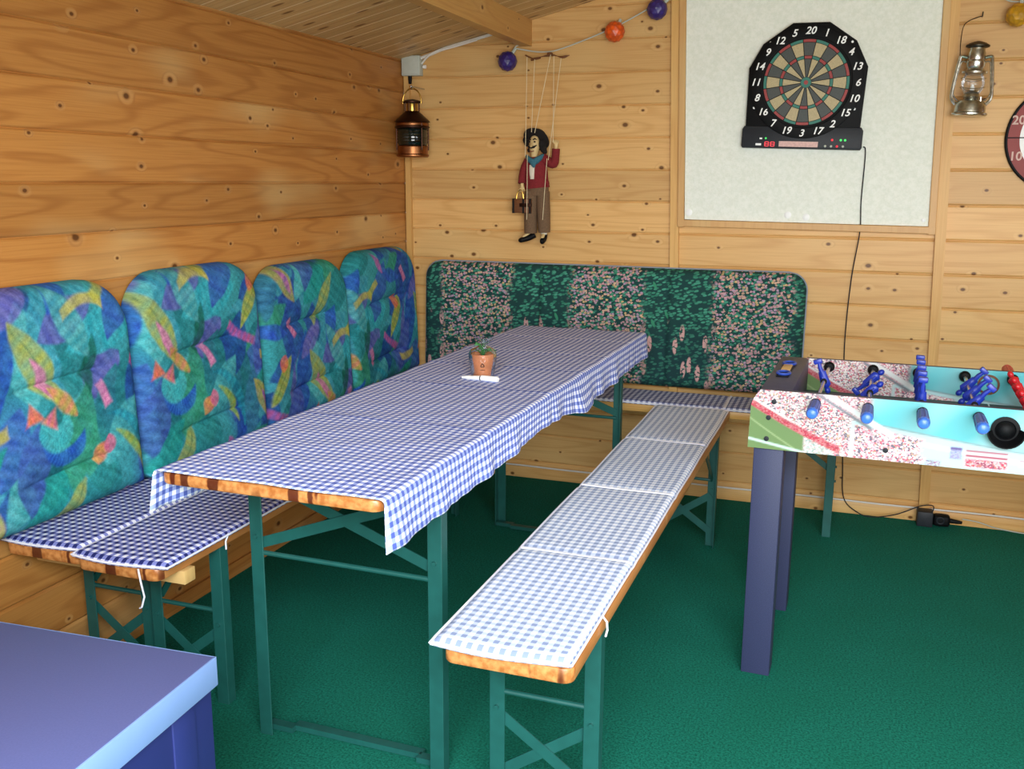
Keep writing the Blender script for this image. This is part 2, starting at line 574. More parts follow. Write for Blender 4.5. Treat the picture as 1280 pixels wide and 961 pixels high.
# front wall with the open double doorway the photographer stands in
dx0, dx1, dz = 1.05, 3.7, 1.98
mb = MB()
mb.box((0, FRONT - .045, 0), (dx0, FRONT, 1.93)); mb.box((dx1, FRONT - .045, 0), (RW, FRONT, 1.93))
mb.prism([(0, 1.93), (dx0, 1.93), (dx0, dz), (dx1, dz), (dx1, 1.93), (RW, 1.93), (RIDGE, EAVE + SL * RIDGE + .03)],
         lambda p: (p[0], FRONT - .045, p[1]), lambda p: (p[0], FRONT, p[1]))
struct(mb.build('wall_front', M_wall_back, smooth=0))

# ceiling: boards running up the slope with pale gaps between
m = NT('ceiling_boards')
co = m.sep(m.coord())
pid = m.math('FLOOR', m.math('DIVIDE', m.math('ADD', co[1], 10.), .095))
fr = m.math('FRACT', m.math('DIVIDE', m.math('ADD', co[1], 10.), .095))
rn = m.white(pid)
g = m.noise(m.comb(m.math('MULTIPLY_ADD', rn, 30., m.math('MULTIPLY', co[0], 1.4)), m.math('MULTIPLY', co[1], 24.), 0.), 1., 2.)
ring = m.smooth(m.math('PINGPONG', m.math('MULTIPLY', g, 9.), 1.), .4, 1.)
col = m.mix(m.math('MULTIPLY', ring, .5), lin('cda970'), lin('b48a56'))
kd, kc = m.vor(m.comb(m.math('MULTIPLY_ADD', rn, 30., m.math('MULTIPLY', co[0], 4.)), m.math('MULTIPLY', co[1], 10.5), 0.), 1., 1., '2D')
col = m.mix(m.math('MULTIPLY', m.smooth(kd, .06, .13, 1., 0.), .8), col, lin('6b421c'))
br = m.math('MULTIPLY_ADD', rn, .2, .85)
col = m.mix(1., col, m.comb(br, br, br), 'MULTIPLY')
gap = m.smooth(m.math('ABSOLUTE', m.math('SUBTRACT', fr, .5)), .455, .475)
col = m.mix(gap, col, lin('ead3a4'))
M_ceil = m.done(col, .45, 0., .35)
mb = MB()
zr = EAVE + SL * RIDGE
mb.prism([(-.06, EAVE - SL * .06), (RIDGE, zr), (RW + .06, EAVE - SL * .06), (RW + .06, EAVE + .02), (RIDGE, zr + .05), (-.06, EAVE + .02)],
         lambda p: (p[0], FRONT - .5, p[1]), lambda p: (p[0], .05, p[1]))
struct(mb.build('ceiling', M_ceil, smooth=0))


def leaning_batten(name, xb, zb, xt, zt, w, t=.022, y=0.):
    mb = MB()
    mb.prism([(xb, zb), (xb + w, zb), (xt + w, zt), (xt, zt)], lambda p: (p[0], y - t, p[1]), lambda p: (p[0], y, p[1]))
    return struct(mb.build(name, M_trim, smooth=0))


def beam_at(name, x0, x1, z0):
    mb = MB()
    mb.prism([(x0, z0), (x1, z0), (x1, EAVE + SL * x1 if x1 < RIDGE else EAVE + SL * (2 * RIDGE - x1)), (x0, EAVE + SL * x0 if x1 < RIDGE else EAVE + SL * (2 * RIDGE - x0))],
             lambda p: (p[0], FRONT, p[1]), lambda p: (p[0], 0, p[1]))
    return struct(mb.build(name, M_beam, smooth=0))


leaning_batten('trim_1', .006, 0, .004, 1.886, .026, .02)
leaning_batten('trim_2', 1.268, 0, 1.198, 2.165, .036)
leaning_batten('trim_3', 2.298, 0, 2.222, 2.34, .038)
beam_at('trim_4', .553, .603, 1.922)
beam_at('trim_5', 2 * RIDGE - .603, 2 * RIDGE - .553, 1.922)
mb = MB(); mb.box((.03, -.014, 0), (RW, 0, .052), .003)
struct(mb.build('baseboard_back', M_wall_back))
mb = MB(); mb.box((0, FRONT, 0), (.012, -.02, .05), .003)
struct(mb.build('baseboard_left', M_wall_left))


# ------------------------------------------------------------------ beer table and benches
def green_legframe(root, W, y, h, zbrace, ztop, zrod, inward, xin, strut_len, strut_z, foot=False):
    """two angle-iron legs with rod, crossed flats and a diagonal strut; y = position along the thing; inward = +1/-1"""
    t, w = .004, .035
    for s in (0, 1):
        mb = MB()
        x = xin if s == 0 else W - xin
        d = 1 if s == 0 else -1
        mb.box((min(x, x + d * w), y - t / 2, 0), (max(x, x + d * w), y + t / 2, h), .001, 1)
        mb.box((min(x, x + d * t), min(y, y + inward * .03), 0), (max(x, x + d * t), max(y, y + inward * .03), h), .001, 1)
        lg = mb.build('leg', M_green, root)
        mb = MB()
        cx = x + d * w / 2
        mb.tube([(cx, y - .008, zbrace[0] + .02), (cx, y + .008, zbrace[0] + .02)], .005, 8)
        mb.build('bolt', M_green, lg)
    a, b = xin + w * .6, W - xin - w * .6
    mb = MB()
    mb.bar((a, y + inward * .006, zbrace[0]), (b, y + inward * .006, zbrace[1]), .026, .003, 0, (0, 1, 0))
    mb.bar((a, y + inward * .011, zbrace[1]), (b, y + inward * .011, zbrace[0]), .026, .003, 0, (0, 1, 0))
    mb.build('cross_brace', M_green, root)
    mb = MB(); mb.tube([(a, y + inward * .004, zrod), (b, y + inward * .004, zrod)], .006, 8)
    mb.build('stretcher', M_green, root)
    for x in (xin + w * .5, W - xin - w * .5):
        if foot or (inward > 0 and x > W / 2): break
        mb = MB()
        mb.bar((x, y + inward * .018, strut_z), (x, y + inward * strut_len, h - .004), .022, .004, 0, (1, 0, 0))
        mb.build('diagonal_strut', M_green, root)
    mb = MB(); mb.bar((xin + .01, y, h - .006), (W - xin - .01, y, h - .006), .03, .01)
    mb.build('leg_hinge_plate', M_green, root)
    if foot:
        mb = MB()
        mb.bar((a - .01, y + inward * .03, .012), (a + .06, y + inward * .03, .012), .024, .014)
        mb.bar((a + .055, y + inward * .045, .012), (b - .055, y + inward * .045, .012), .024, .014)
        mb.bar((b - .06, y + inward * .03, .012), (b + .01, y + inward * .03, .012), .024, .014)
        mb.build('foot_bar', M_green, root)


def board_prism(mb, W, L, z0, z1, r=.025, bev=.006):
    poly = []
    for cx, cy, a0 in ((W - r, r, -90), (W - r, L - r, 0), (r, L - r, 90), (r, r, 180)):
        for k in range(6):
            a = math.radians(a0 + 18 * k)
            poly.append((cx + r * math.cos(a), cy + r * math.sin(a)))

    def ins(p, d):
        c = Vector((W / 2, L / 2)); q = Vector(p) - c
        return Vector((q.x * (1 - 2 * d / W), q.y * (1 - 2 * d / L))) + c
    lv = []
    for z, d in ((z0, bev), (z0 + bev * .4, bev * .25), (z0 + bev, 0), (z1 - bev, 0), (z1 - bev * .4, bev * .25), (z1, bev)):
        lv.append([mb.bm.verts.new((*ins(p, d), z)) for p in poly])
    n = len(poly)
    for A, B in zip(lv, lv[1:]):
        for k in range(n):
            f = mb.bm.faces.new((A[k], A[(k + 1) % n], B[(k + 1) % n], B[k]))
            m = (A[k].co + A[(k + 1) % n].co) / 2
            f.material_index = 1 if (m.y < .03 or m.y > L - .03) else 0
    mb.bm.faces.new(list(reversed(lv[0]))); mb.bm.faces.new(lv[-1])


TX, TY, TROT, TW, TL, TZ = .6425, -2.5482, -.0191, .516, 2.204, .764
tb = thing('beer_table', 'long folding beer table with green steel legs under the checked cloth', 'table', (TX, TY, 0), (0, 0, TROT))
mb = MB(); board_prism(mb, TW, TL, TZ - .027, TZ, .022)
mb.build('tabletop', [M_seat, M_edge_table], tb)
for yy, s in ((.288, 1), (TL - .288, -1)):
    green_legframe(tb, TW, yy, TZ - .027, (.505, .675), 0, .483, s, .006, .34, .42, True)


# tablecloth
def cloth_profile(W, drop_l, drop_r, r=.010, step=.006):
    pts = []; s = 0
    # left drop upwards, across, right drop downwards: (x, z, side amount)
    n = int(drop_l / step)
    for i in range(n): pts.append((-r - .001, -drop_l + i * step, 'l'))
    for k in range(5): a = PI - k * PI / 8; pts.append((r * math.cos(a) - .001, r * math.sin(a) - r, 'c'))
    nx = int((W - 2 * 0) / .012)
    for i in range(1, nx): pts.append((W * i / nx, 0, 't'))
    for k in range(5): a = PI / 2 - k * PI / 8; pts.append((W + .001 + r * math.cos(a), r * math.sin(a) - r, 'c'))
    n = int(drop_r / step)
    for i in range(1, n + 1): pts.append((W + r + .001, -r - (drop_r - r) * i / n, 'r'))
    return pts


pts = cloth_profile(TW, .088, .098)
nv = 230
ys = np.linspace(-.004, TL + .006, nv)
P = np.zeros((len(pts), nv, 3)); UV = np.zeros((len(pts), nv, 2))
sacc = 0; prev = None
for i, (x, z, k) in enumerate(pts):
    if prev: sacc += math.hypot(x - prev[0], z - prev[1])
    prev = (x, z)
    for j, y in enumerate(ys):
        xx, zz, yy = x, z, y
        if k in 'lr':
            f = min(1., -z / .095); sg = 1 if k == 'r' else -1
            wv = .006 * math.sin(y * 9.3 + 1) + .006 * math.sin(y * 21 + .4) + .004 * math.sin(y * 47)
            bulge = .020 * math.exp(-((y - 1.30) / .09) ** 2) - .012 * math.exp(-((y - 1.12) / .06) ** 2) if k == 'r' else 0
            xx += sg * (f ** 1.2) * (abs(wv) * .9 + bulge + .002)
            vary = 1 + .06 * math.sin(y * 4.7 + .8) + .0 * math.exp(-((y - .02) / .06) ** 2)
            if k == 'r': vary -= .12 * math.exp(-((y - .95) / .2) ** 2) - .14 * math.exp(-((y - 1.27) / .08) ** 2)
            zz = z * vary
            yy = y + .012 * f * math.sin(y * 6) - (.012 * f if j == 0 else 0)
        else:
            zz += .0007 * math.sin(x * 31 + y * 17) + .0006 * math.sin(y * 43 - x * 20)
            for fy in (.55, 1.0, 1.33, 1.62, 1.95): zz += .0022 * math.exp(-((y - fy) / .006) ** 2)
        P[i, j] = (xx, yy, TZ + .0035 + zz); UV[i, j] = (sacc, y)
cl = grid_mesh('tablecloth', P, M_cloth, uv=UV)
sol = cl.modifiers.new('thickness', 'SOLIDIFY'); sol.thickness = .0015; sol.offset = 1
cl.location = (TX, TY, 0); cl.rotation_euler = (0, 0, TROT)
tag(cl, 'blue and white gingham tablecloth draped over the long table', 'tablecloth')


def bench(label, loc, rotz, L, W=.262, H=.4776, matt=None, edge=None):
    b = thing('beer_bench', label, 'bench', loc, (0, 0, rotz), 'folding benches with green legs')
    mb = MB(); board_prism(mb, W, L, H - .034, H, .022)
    mb.build('seat', [matt or M_seat, edge or M_edge], b)
    for yy, s in ((.24, 1), (L - .24, -1)):
        green_legframe(b, W, yy, H - .034, (.205, .06), 0, .262, s, .006, .24, .27)
    return b


BX, BY, BROT = 1.2746, -2.5396, -.0091
bench('free-standing wooden bench with green steel legs between dining table and football table', (BX, BY, 0), BROT, 2.196)
bench('wooden bench hard against the left plank wall', (.024, -2.395, 0), 0, 2.045, .238, .474, None, M_edge_wall)
bench('wooden bench beside the wall bench, nearest the long table on its left', (.266, -2.415, 0), 0, 2.06, .24, .474, None, M_edge_wall)
bench('wooden bench along the back wall under the floral cushion', (2.20, -.343, 0), PI / 2, 2.19, .25, .474, M_seat_light)


# seat pads
def pad(name, label, mat, x0, x1, L, loc, rotz, z, folds, seed, group, sag=.0, th=.014, endwave=0.):
    root = thing(name, label, 'seat pad', loc, (0, 0, rotz), group)
    rs = random.Random(seed)
    W = x1 - x0
    nu, nv_ = 34, int(L / .012)
    # closed cross section: top from x0 to x1, underside back
    u = np.linspace(0, 1, nu); v = np.linspace(0, 1, nv_)
    f1, f2 = sines(seed, 6, 6, 26), sines(seed + 9, 5, 3, 12)
    top = np.zeros((nu, nv_, 3)); UVt = np.zeros((nu, nv_, 2)); bot = np.zeros((nu, nv_, 3))
    for i, a in enumerate(u):
        for j, b in enumerate(v):
            x = x0 + W * a; y = L * b
            e = min(a, 1 - a) * W; e2 = min(b, 1 - b) * L
            d = min(e, e2)
            q = min(1., d / .02)
            zt = .003 + (th - .003) * math.sqrt(max(0, 1 - (1 - q) ** 2)) + .0022 * float(f1(x, y)) * q
            for fy in folds: zt -= .005 * math.exp(-((y - fy) / .010) ** 2)
            xx = x + (.004 * float(f2(x, y)) if e < .02 else 0)
            yy = y + (.006 * float(f2(y, x)) if e2 < .02 else 0)
            if endwave: yy -= endwave * math.exp(-y / .03) * math.sin(a * PI * 1.1 + .2)
            # the part that overhangs the seat board droops a little
            top[i, j] = (xx, yy, zt); bot[i, j] = (xx, yy, .0008)
            UVt[i, j] = (x, y)
    A = np.concatenate([top, bot[::-1]], 0); U = np.concatenate([UVt, UVt[::-1]], 0)
    A = np.concatenate([A, A[:1]], 0); U = np.concatenate([U, U[:1]], 0)
    o = grid_mesh('cushion', A, mat, root, uv=U)
    o.location.z = z
    # piping round the top edge
    mb = MB()
    per = [tuple(top[i, 0] + np.array((0, -.001, .003))) for i in range(nu)] + [tuple(top[-1, j] + np.array((.001, 0, .003))) for j in range(0, nv_, 2)] \
        + [tuple(top[i, -1] + np.array((0, .001, .003))) for i in range(nu - 1, -1, -1)] + [tuple(top[0, j] + np.array((-.001, 0, .003))) for j in range(nv_ - 1, 0, -2)]
    mb.tube(per, .0028, 6, closed=True)
    mb.build('piping', M_piping, root).location.z = z
    for fy in folds:
        mb = MB()
        mb.tube([(x0 + W * t, fy + .004 * float(f2(t, fy)), th - .0035 + .001 * math.sin(t * 9)) for t in np.linspace(.02, .98, 14)], (.0060), 6)
        for vv in mb.bm.verts: vv.co.z = th - .0035 + (vv.co.z - th + .0035) * .5
        mb.build('fold_seam', M_piping, root).location.z = z
    return root


def tie(root, pts):
    mb = MB(); mb.tube(pts, .0022, 6); mb.build('tie', M_piping, root)


G = 'checked bench pads'
p = pad('seat_pad', 'pale blue checked pad folded in sections on the free-standing bench', M_pad_pale, -.024, .258, 2.15, (BX, BY, 0), BROT, .4776,
        (.515, 1.045, 1.61), 3, G, endwave=.012)
tie(p, [(.262, .22, .486), (.272, .215, .478), (.274, .212, .462), (.271, .21, .448)])
pad('seat_pad', 'navy checked pad on the bench against the left wall', M_pad_navy, -.012, .232, 2.02, (.024, -2.395, 0), 0, .474, (.53, 1.05, 1.58), 4, G, endwave=.010)
p = pad('seat_pad', 'navy checked pad with dangling tie on the second left bench', M_pad_navy, -.006, .262, 2.04, (.266, -2.415, 0), 0, .474, (.53, 1.05, 1.58), 5, G, endwave=.014)
tie(p, [(.266, .235, .484), (.258, .232, .462), (.256, .235, .44)])
tie(p, [(.20, -.018, .478), (.206, -.02, .45), (.21, -.016, .41), (.204, -.02, .385), (.196, -.018, .38)])
pad('seat_pad', 'grey blue checked pad on the back wall bench', M_pad_back, -.004, .235, 1.60, (1.93, -.343, 0), PI / 2, .474, (.4, .95), 6, G)

mb = MB(); mb.box((.06, -2.335, .405), (.515, -2.295, .4395), .002)
tag(mb.build('wooden_batten', M_batten), 'short raw timber batten under the two left benches', 'batten')


# ------------------------------------------------------------------ back cushions
def cushion_shape(W, H, T, r, nu, nv_, creases, seed, squash=0.):
    """front surface as grid: (u across, v up) -> local x, y (depth, towards -y), z"""
    s = np.linspace(-1, 1, nu)[:, None] * np.ones((1, nv_)); v = np.linspace(0, H, nv_)[None, :] * np.ones((nu, 1))
    q = np.clip((v - (H - r)) / r, 0, 1); rb = .04
    qb = np.clip((rb - v) / rb, 0, 1)
    half = W / 2 - r * (1 - np.sqrt(1 - q ** 2)) - rb * (1 - np.sqrt(1 - qb ** 2))
    x = s * half
    dside = half - np.abs(x)
    # distance to outline, corner aware
    dx = np.maximum(W / 2 - np.abs(x), 0); dtop = H - v
    cxx = np.maximum(r - dx, 0); czz = np.maximum(r - dtop, 0)
    dcorner = r - np.sqrt(cxx ** 2 + czz ** 2)
    d = np.where((cxx > 0) & (czz > 0), dcorner, np.minimum(dx, dtop)); d = np.minimum(d, v)
    d = np.clip(d, 0, None)
    R = .05
    e = np.clip(d / R, 0, 1)
    t = T * np.sqrt(np.clip(1 - (1 - e) ** 2, 0, 1))
    f = sines(seed, 7, 5, 20)
    t = t + .004 * f(x, v) * e
    for (vz, x0, x1, dep) in creases:
        m_ = 1 / (1 + np.exp(-(x - x0) / .02)) / (1 + np.exp((x - x1) / .02))
        slope = .05 * (x - (x0 + x1) / 2)
        t = t - dep * m_ * (np.exp(-((v - vz - slope) / .028) ** 2) * .75 + np.exp(-((v - vz - slope) / .006) ** 2) * .45)
    return x, np.maximum(t, .001), v


def make_cushion_obj(name, x, t, v, mat, parent, colr=None, backdepth=.4):
    front = np.stack([x, -t, v], -1); back = np.stack([x, t * .15, v], -1)
    uv = np.stack([x, v], -1)
    A = np.concatenate([front, back[::-1]], 0); U = np.concatenate([uv, uv[::-1]], 0)
    A = np.concatenate([A, A[:1]], 0); U = np.concatenate([U, U[:1]], 0)
    C = None
    if colr is not None:
        C = np.concatenate([colr, colr[::-1]], 0); C = np.concatenate([C, C[:1]], 0)
    return grid_mesh(name, A, mat, parent, uv=U, colr=C)


def painterly(x, z):
    """printed fabric: teal ground with brushed leaves, ribbons and crescents; x, z in metres; repeat .60 x .60"""
    x = x / 1.18; z = z / 1.18
    C = np.zeros(x.shape + (4,)); C[..., 3] = 1
    n1, n2, n3 = sines(21, 9, 5, 40), sines(22, 9, 6, 30), sines(23, 9, 30, 120)
    fine = sines(24, 12, 60, 400)
    base = [np.array(lin(c)) for c in ('2f8f9c', '4aaab4', '2a7f74', '3a62ae')]
    a = np.clip(.5 + 1.1 * n1(x, z), 0, 1)[..., None]; b = np.clip(.35 + 1.5 * n2(x, z), 0, 1)[..., None]; c = np.clip(2.4 * n2(z, x) + .05, 0, 1)[..., None]
    col = base[0] * (1 - a) + base[1] * a
    col = col * (1 - b * .6) + base[2] * b * .6
    col = col * (1 - c * .8) + base[3] * c * .8
    PX = .60

    def lay(mask, c1, c2, stripes=None):
        nonlocal col
        k = np.clip(.5 + .8 * n3(x, z) + (0.35 * stripes if stripes is not None else 0), 0, 1)[..., None]
        cc = np.array(lin(c1)) * (1 - k) + np.array(lin(c2)) * k
        mk = mask[..., None]
        col = col * (1 - mk) + cc * mk

    def local(cx, cz, ang):
        out = None
        dx = (x - cx + PX / 2) % PX - PX / 2; dz = (z - cz + PX / 2) % PX - PX / 2
        wob = .006 * n3(x * .6, z * .6)
        ca, sa = math.cos(ang), math.sin(ang)
        return dx * ca + dz * sa + wob, -dx * sa + dz * ca + wob

    thin = sines(25, 10, 40, 160)

    def edge(d, w=.007): return np.clip(.5 - (d + .003 * thin(x, z)) / w, 0, 1) * np.clip(.86 + .35 * thin(z, x), .45, 1)

    def leaf(cx, cz, ang, L, W, c1, c2, vein=None, frill=False):
        p, q = local(cx, cz, math.radians(ang))
        prof = W * np.clip(1 - (p / L) ** 2, 0, 1)
        d = np.abs(q) - prof
        if frill: d = d + .006 * np.sign(np.sin(p * 700)) * (np.abs(q) > prof * .6)
        d = np.where(np.abs(p) > L, .1, d)
        lay(edge(d), c1, c2, np.sin(p * 240))
        if vein:
            lay(edge(np.maximum(np.abs(q + .15 * W * np.sin(p * 40)) - .0018, np.abs(p) - L * .8), .003) * .7, vein, vein)

    def rect(cx, cz, ang, L, W, c1, c2, bend=0., strip=0.):
        p, q = local(cx, cz, math.radians(ang))
        q = q - bend * (p / L) ** 2 * L
        lay(edge(np.maximum(np.abs(p) - L, np.abs(q) - W)), c1, c2, np.sin(p * strip) if strip else None)

    def cres(cx, cz, ang, R, w_, c1, c2, half=1.4):
        p, q = local(cx, cz, math.radians(ang))
        rr = np.hypot(p, q); th = np.abs(np.arctan2(q, p))
        wd = w_ * np.clip(1 - (th / half) ** 2, 0, 1)
        lay(edge(np.where(th > half, .1, np.abs(rr - R) - wd)), c1, c2, np.sin(th * 40))

    def tri(cx, cz, ang, s, c1, c2):
        p, q = local(cx, cz, math.radians(ang))
        d = np.maximum(np.maximum(-q - s * .5, q * .5 + p * .87 - s * .5), q * .5 - p * .87 - s * .5)
        lay(edge(d), c1, c2, np.sin(p * 300))

    rs = np.random.RandomState(5)
    pal = [('22408e', '3158aa'), ('1f7a80', '2f949a'), ('45aab0', '63bcc0'), ('2c8a6c', '3d9a7e'), ('2a4f9c', '4a74bc'), ('4c4fa0', '6a6cb4'), ('1a6a74', '2a8088'), ('2f8fa6', '4ea6b8')]
    for i in range(44):
        c1, c2 = pal[rs.randint(len(pal))]
        leaf(rs.uniform(0, .6), rs.uniform(0, .6), rs.uniform(20, 110), rs.uniform(.06, .15), rs.uniform(.025, .06), c1, c2)
    # big blue and navy grounds first
    leaf(.57, .42, 80, .14, .045, '1f3f9e', '2b58b4'); leaf(.37, .30, 70, .10, .05, '173a86', '24509c')
    tri(.38, .08, 20, .075, '1b3f95', '234ba8'); leaf(.15, .55, 60, .07, .03, '2450b0', '3464c4'); leaf(.42, .57, -10, .07, .025, '2144a4', '3a66c8')
    leaf(.06, .09, 40, .09, .04, '178a86', '2aa39a'); leaf(.27, .44, 15, .12, .05, '2aa0ae', '44b4c0')
    leaf(.22, .37, 80, .07, .02, '125a4c', '176a5a'); leaf(.47, .17, 35, .12, .03, '17806e', '1f9a86')
    leaf(.33, .52, 65, .12, .05, '2f4fa8', '3f6cbc'); leaf(.03, .17, 75, .10, .045, '35509f', '4a70b8'); leaf(.50, .30, 60, .11, .04, '3a4aa0', '5670b8')
    leaf(.17, .47, -60, .10, .035, '37909a', '62b6b8'); leaf(.42, .12, 80, .12, .035, '2c6a8c', '3f86a4'); leaf(.30, .20, 50, .10, .04, '54b2b6', '3c9aa4')
    leaf(.02, .52, 40, .08, .03, '5a5cae', '7a78bc')
    # crescents
    cres(.12, .24, -90, .062, .020, '1c4aaa', '3470cc'); cres(.10, .255, -90, .03, .03, '2fa8b0', '55c0c4', 2.2)
    cres(.23, .10, 35, .15, .016, '2a9fb2', '17708c', .8); cres(.22, .08, 35, .135, .012, 'a7b440', '7fae58', .55)
    # leaves of yellow green with pink hearts
    leaf(.07, .39, -58, .12, .036, 'a6ac50', '86a060', '3c6a54'); leaf(.09, .35, -58, .07, .014, 'c0609c', 'd88cb4')
    leaf(.13, .30, -50, .05, .02, 'd88a5e', 'b8b44a')
    tri(.045, .285, 10, .03, 'd85f52', 'e07a4e'); tri(.09, .268, -30, .028, 'dc6a8a', 'e28a5c')
    leaf(.45, .42, 55, .09, .024, 'b4b444', '8aa845', '5a6a30'); leaf(.46, .47, 70, .028, .022, 'd66a5c', 'dd8a50')
    leaf(.11, .04, 52, .10, .026, 'a4ab55', '7c9e62', '3a6a4c'); leaf(.49, .12, -55, .09, .03, '9ea656', 'b09e58', '4a6448')
    leaf(.50, .115, -55, .05, .012, '8a5aa8', 'c070a8')
    # ribbons
    rect(.21, .515, 8, .062, .013, 'a8a452', 'bcb462', -.35, 160.); rect(.28, .535, 32, .04, .013, 'a4ac48', 'bcb650', 0., 160.)
    rect(.53, .255, 6, .05, .013, 'aaa253', 'bab060', .2, 140.)
    # pink strokes
    rect(.40, .325, -28, .065, .012, 'c25a96', '8a62ae', .1, 330.); rect(.25, .295, -65, .032, .012, 'c868a0', 'dc94b8', 0., 420.)
    leaf(.23, .16, 60, .028, .024, 'd8705a', 'd8a050'); leaf(.255, .175, 100, .026, .018, 'd0608a', 'd8809a'); leaf(.33, .02, -50, .05, .014, 'b866a4', '9a70b4')
    rect(.52, .57, -60, .03, .012, 'c86c9c', 'd898b8', 0., 420.)
    k = .92 + .45 * fine(x, z)[..., None] + .22 * n3(z, x)[..., None] + .25 * sines(77, 8, 8, 30)(x, z)[..., None]
    C[..., :3] = np.clip(col * k, 0, 1)
    return C


m = NT('painterly_cotton')
at_ = m.n('ShaderNodeAttribute'); at_.attribute_name = 'pattern'
nz = m.noise(m.coord('UV'), 160., 3., .65)
f = m.smooth(nz, .25, .75, .78, 1.2)
col = m.mix(1., at_.outputs['Color'], m.comb(f, f, f), 'MULTIPLY')
m.bump(m.noise(m.coord('UV'), 30., 2.), .12, .006)
M_paint = m.done(col, .8, 0., .2)

m = NT('flower_meadow_cotton')
uv = m.coord('UV'); s = m.sep(uv)
wob = m.math('MULTIPLY', m.math('SUBTRACT', m.noise(uv, 9., 2.), .5), .09)
u = m.math('ADD', s[0], wob)
per = m.math('MODULO', m.math('ADD', u, .845 + .61 - .05), .61)            # bands of blossom repeat every 61 cm
band = m.math('MULTIPLY', m.smooth(per, .03, .07), m.smooth(per, .36, .39, 1., 0.))
lv = m.comb(m.math('ADD', m.math('MULTIPLY', s[0], 46.), m.math('MULTIPLY', s[1], 30.)), m.math('SUBTRACT', m.math('MULTIPLY', s[1], 100.), m.math('MULTIPLY', s[0], 30.)), 0.)
ld, lc = m.vor(lv, 1.)
lr = m.sep(lc)
lf = m.math('MULTIPLY', m.smooth(ld, .35, .6, 1., 0.), m.math('GREATER_THAN', lr[0], .2))
green = m.mix(lr[1], lin('2b6e5a'), lin('4a9a80'))
base = m.mix(lf, lin('1d4240'), green)
# long blades
bv = m.comb(m.math('ADD', m.math('MULTIPLY', s[0], 30.), m.math('MULTIPLY', s[1], 14.)), m.math('MULTIPLY_ADD', s[1], 9., m.math('MULTIPLY', s[0], -8.)), 3.)
bd, bc = m.vor(bv, 1.)
br_ = m.sep(bc)
bl = m.math('MULTIPLY', m.smooth(bd, .16, .26, 1., 0.), m.math('GREATER_THAN', br_[0], .55))
base = m.mix(bl, base, lin('3a8a68'))
pd, pc = m.vor(m.comb(m.math('MULTIPLY_ADD', s[1], 22., m.math('MULTIPLY', s[0], 74.)), m.math('MULTIPLY_ADD', s[0], -22., m.math('MULTIPLY', s[1], 100.)), 5.), 1., 1., '2D')
pr_ = m.sep(pc)
dens = m.noise(uv, 26., 3., .65)
petal = m.math('MULTIPLY', m.smooth(pd, .42, .56, 1., 0.), m.math('GREATER_THAN', m.math('ADD', pr_[0], m.math('MULTIPLY', dens, 1.7)), 1.27))
petal = m.math('MULTIPLY', petal, band)
pcol = m.ramp(pr_[1], [(0., 'c79c9e'), (.3, 'b096ae'), (.5, 'cdaa94'), (.7, 'bd949e'), (.88, 'c9b080'), (1., '9a93b0')], 'CONSTANT')
shade = m.smooth(m.noise(uv, 130., 2.), .3, .7, .62, 1.12)
colr = m.mix(petal, base, m.mix(1., pcol, m.comb(shade, shade, shade), 'MULTIPLY'))
# foxglove spikes low down
sv = m.comb(m.math('MULTIPLY', s[0], 30.), m.math('MULTIPLY', s[1], 9.), 0.)
sd, sc = m.vor(sv, 1., 1., '2D')
sr_ = m.sep(sc)
blob, _ = m.vor(m.comb(m.math('MULTIPLY', s[0], 80.), m.math('MULTIPLY', s[1], 90.), 0.), 1., 1., '2D')
spk = m.math('MULTIPLY', m.smooth(sd, .26, .36, 1., 0.), m.math('MULTIPLY', m.math('GREATER_THAN', sr_[0], .5), m.smooth(blob, .5, .65, 1., 0.)))
low = m.math('MULTIPLY', m.smooth(s[1], .24, .30, 1., 0.), m.math('SUBTRACT', 1., band))
dk = m.mix(m.math('MULTIPLY', m.smooth(s[1], .2, .3, 1., 0.), m.math('MULTIPLY_ADD', band, -.4, .5)), colr, lin('16343a'))
colr = m.mix(m.math('MULTIPLY', spk, low), dk, lin('c39a96'))
m.bump(m.noise(uv, 40., 2.), .12, .006)
M_flower = m.done(colr, .85, 0., .2)
M_cushback = plain('plain_grey_cord_edge', '8a93a0', .85)

GC = 'colourful cushions along the left wall'
cush = [(-2.205, .55, .605, 'first colourful cushion, at the near end of the left wall bench', (.17, .05)),
        (-1.612, .62, .605, 'second colourful cushion from the near end of the left wall bench', (.30, .02)),
        (-.990, .605, .570, 'third colourful cushion from the near end of the left wall bench', (.05, .33)),
        (-.365, .635, .580, 'colourful cushion in the room corner, beside the floral cushion', (.47, .21))]
for i, (yc, W, H, lab, (ox, oz)) in enumerate(cush):
    t = thing('back_cushion', lab, 'cushion', (.034, yc, .490), (math.radians(-3), 0, 0), GC)
    x, th, v = cushion_shape(W, H, .062, .15, 158, 150, [(.36, -.16, .14, .022), (.12, -.16, .14, .02)], 30 + i)
    make_cushion_obj('cover', x, th, v, M_paint, t, painterly(x + ox, v + oz))
    for k, xx in enumerate((-.16, .14)):
        mb = MB(); mb.ball((xx, -.040, .36 + .05 * (xx + .01)), (.006, .003, .006), 2)
        mb.build('button', M_paint, t)
    # the cushion stands along the left wall: local x runs towards the viewer side of the wall
    t.rotation_euler = Matrix.Rotation(PI / 2, 3, 'Z').to_euler()
    t.rotation_euler = (Matrix.Rotation(PI / 2, 3, 'Z') @ Matrix.Rotation(math.radians(-2.5), 3, 'X')).to_euler()

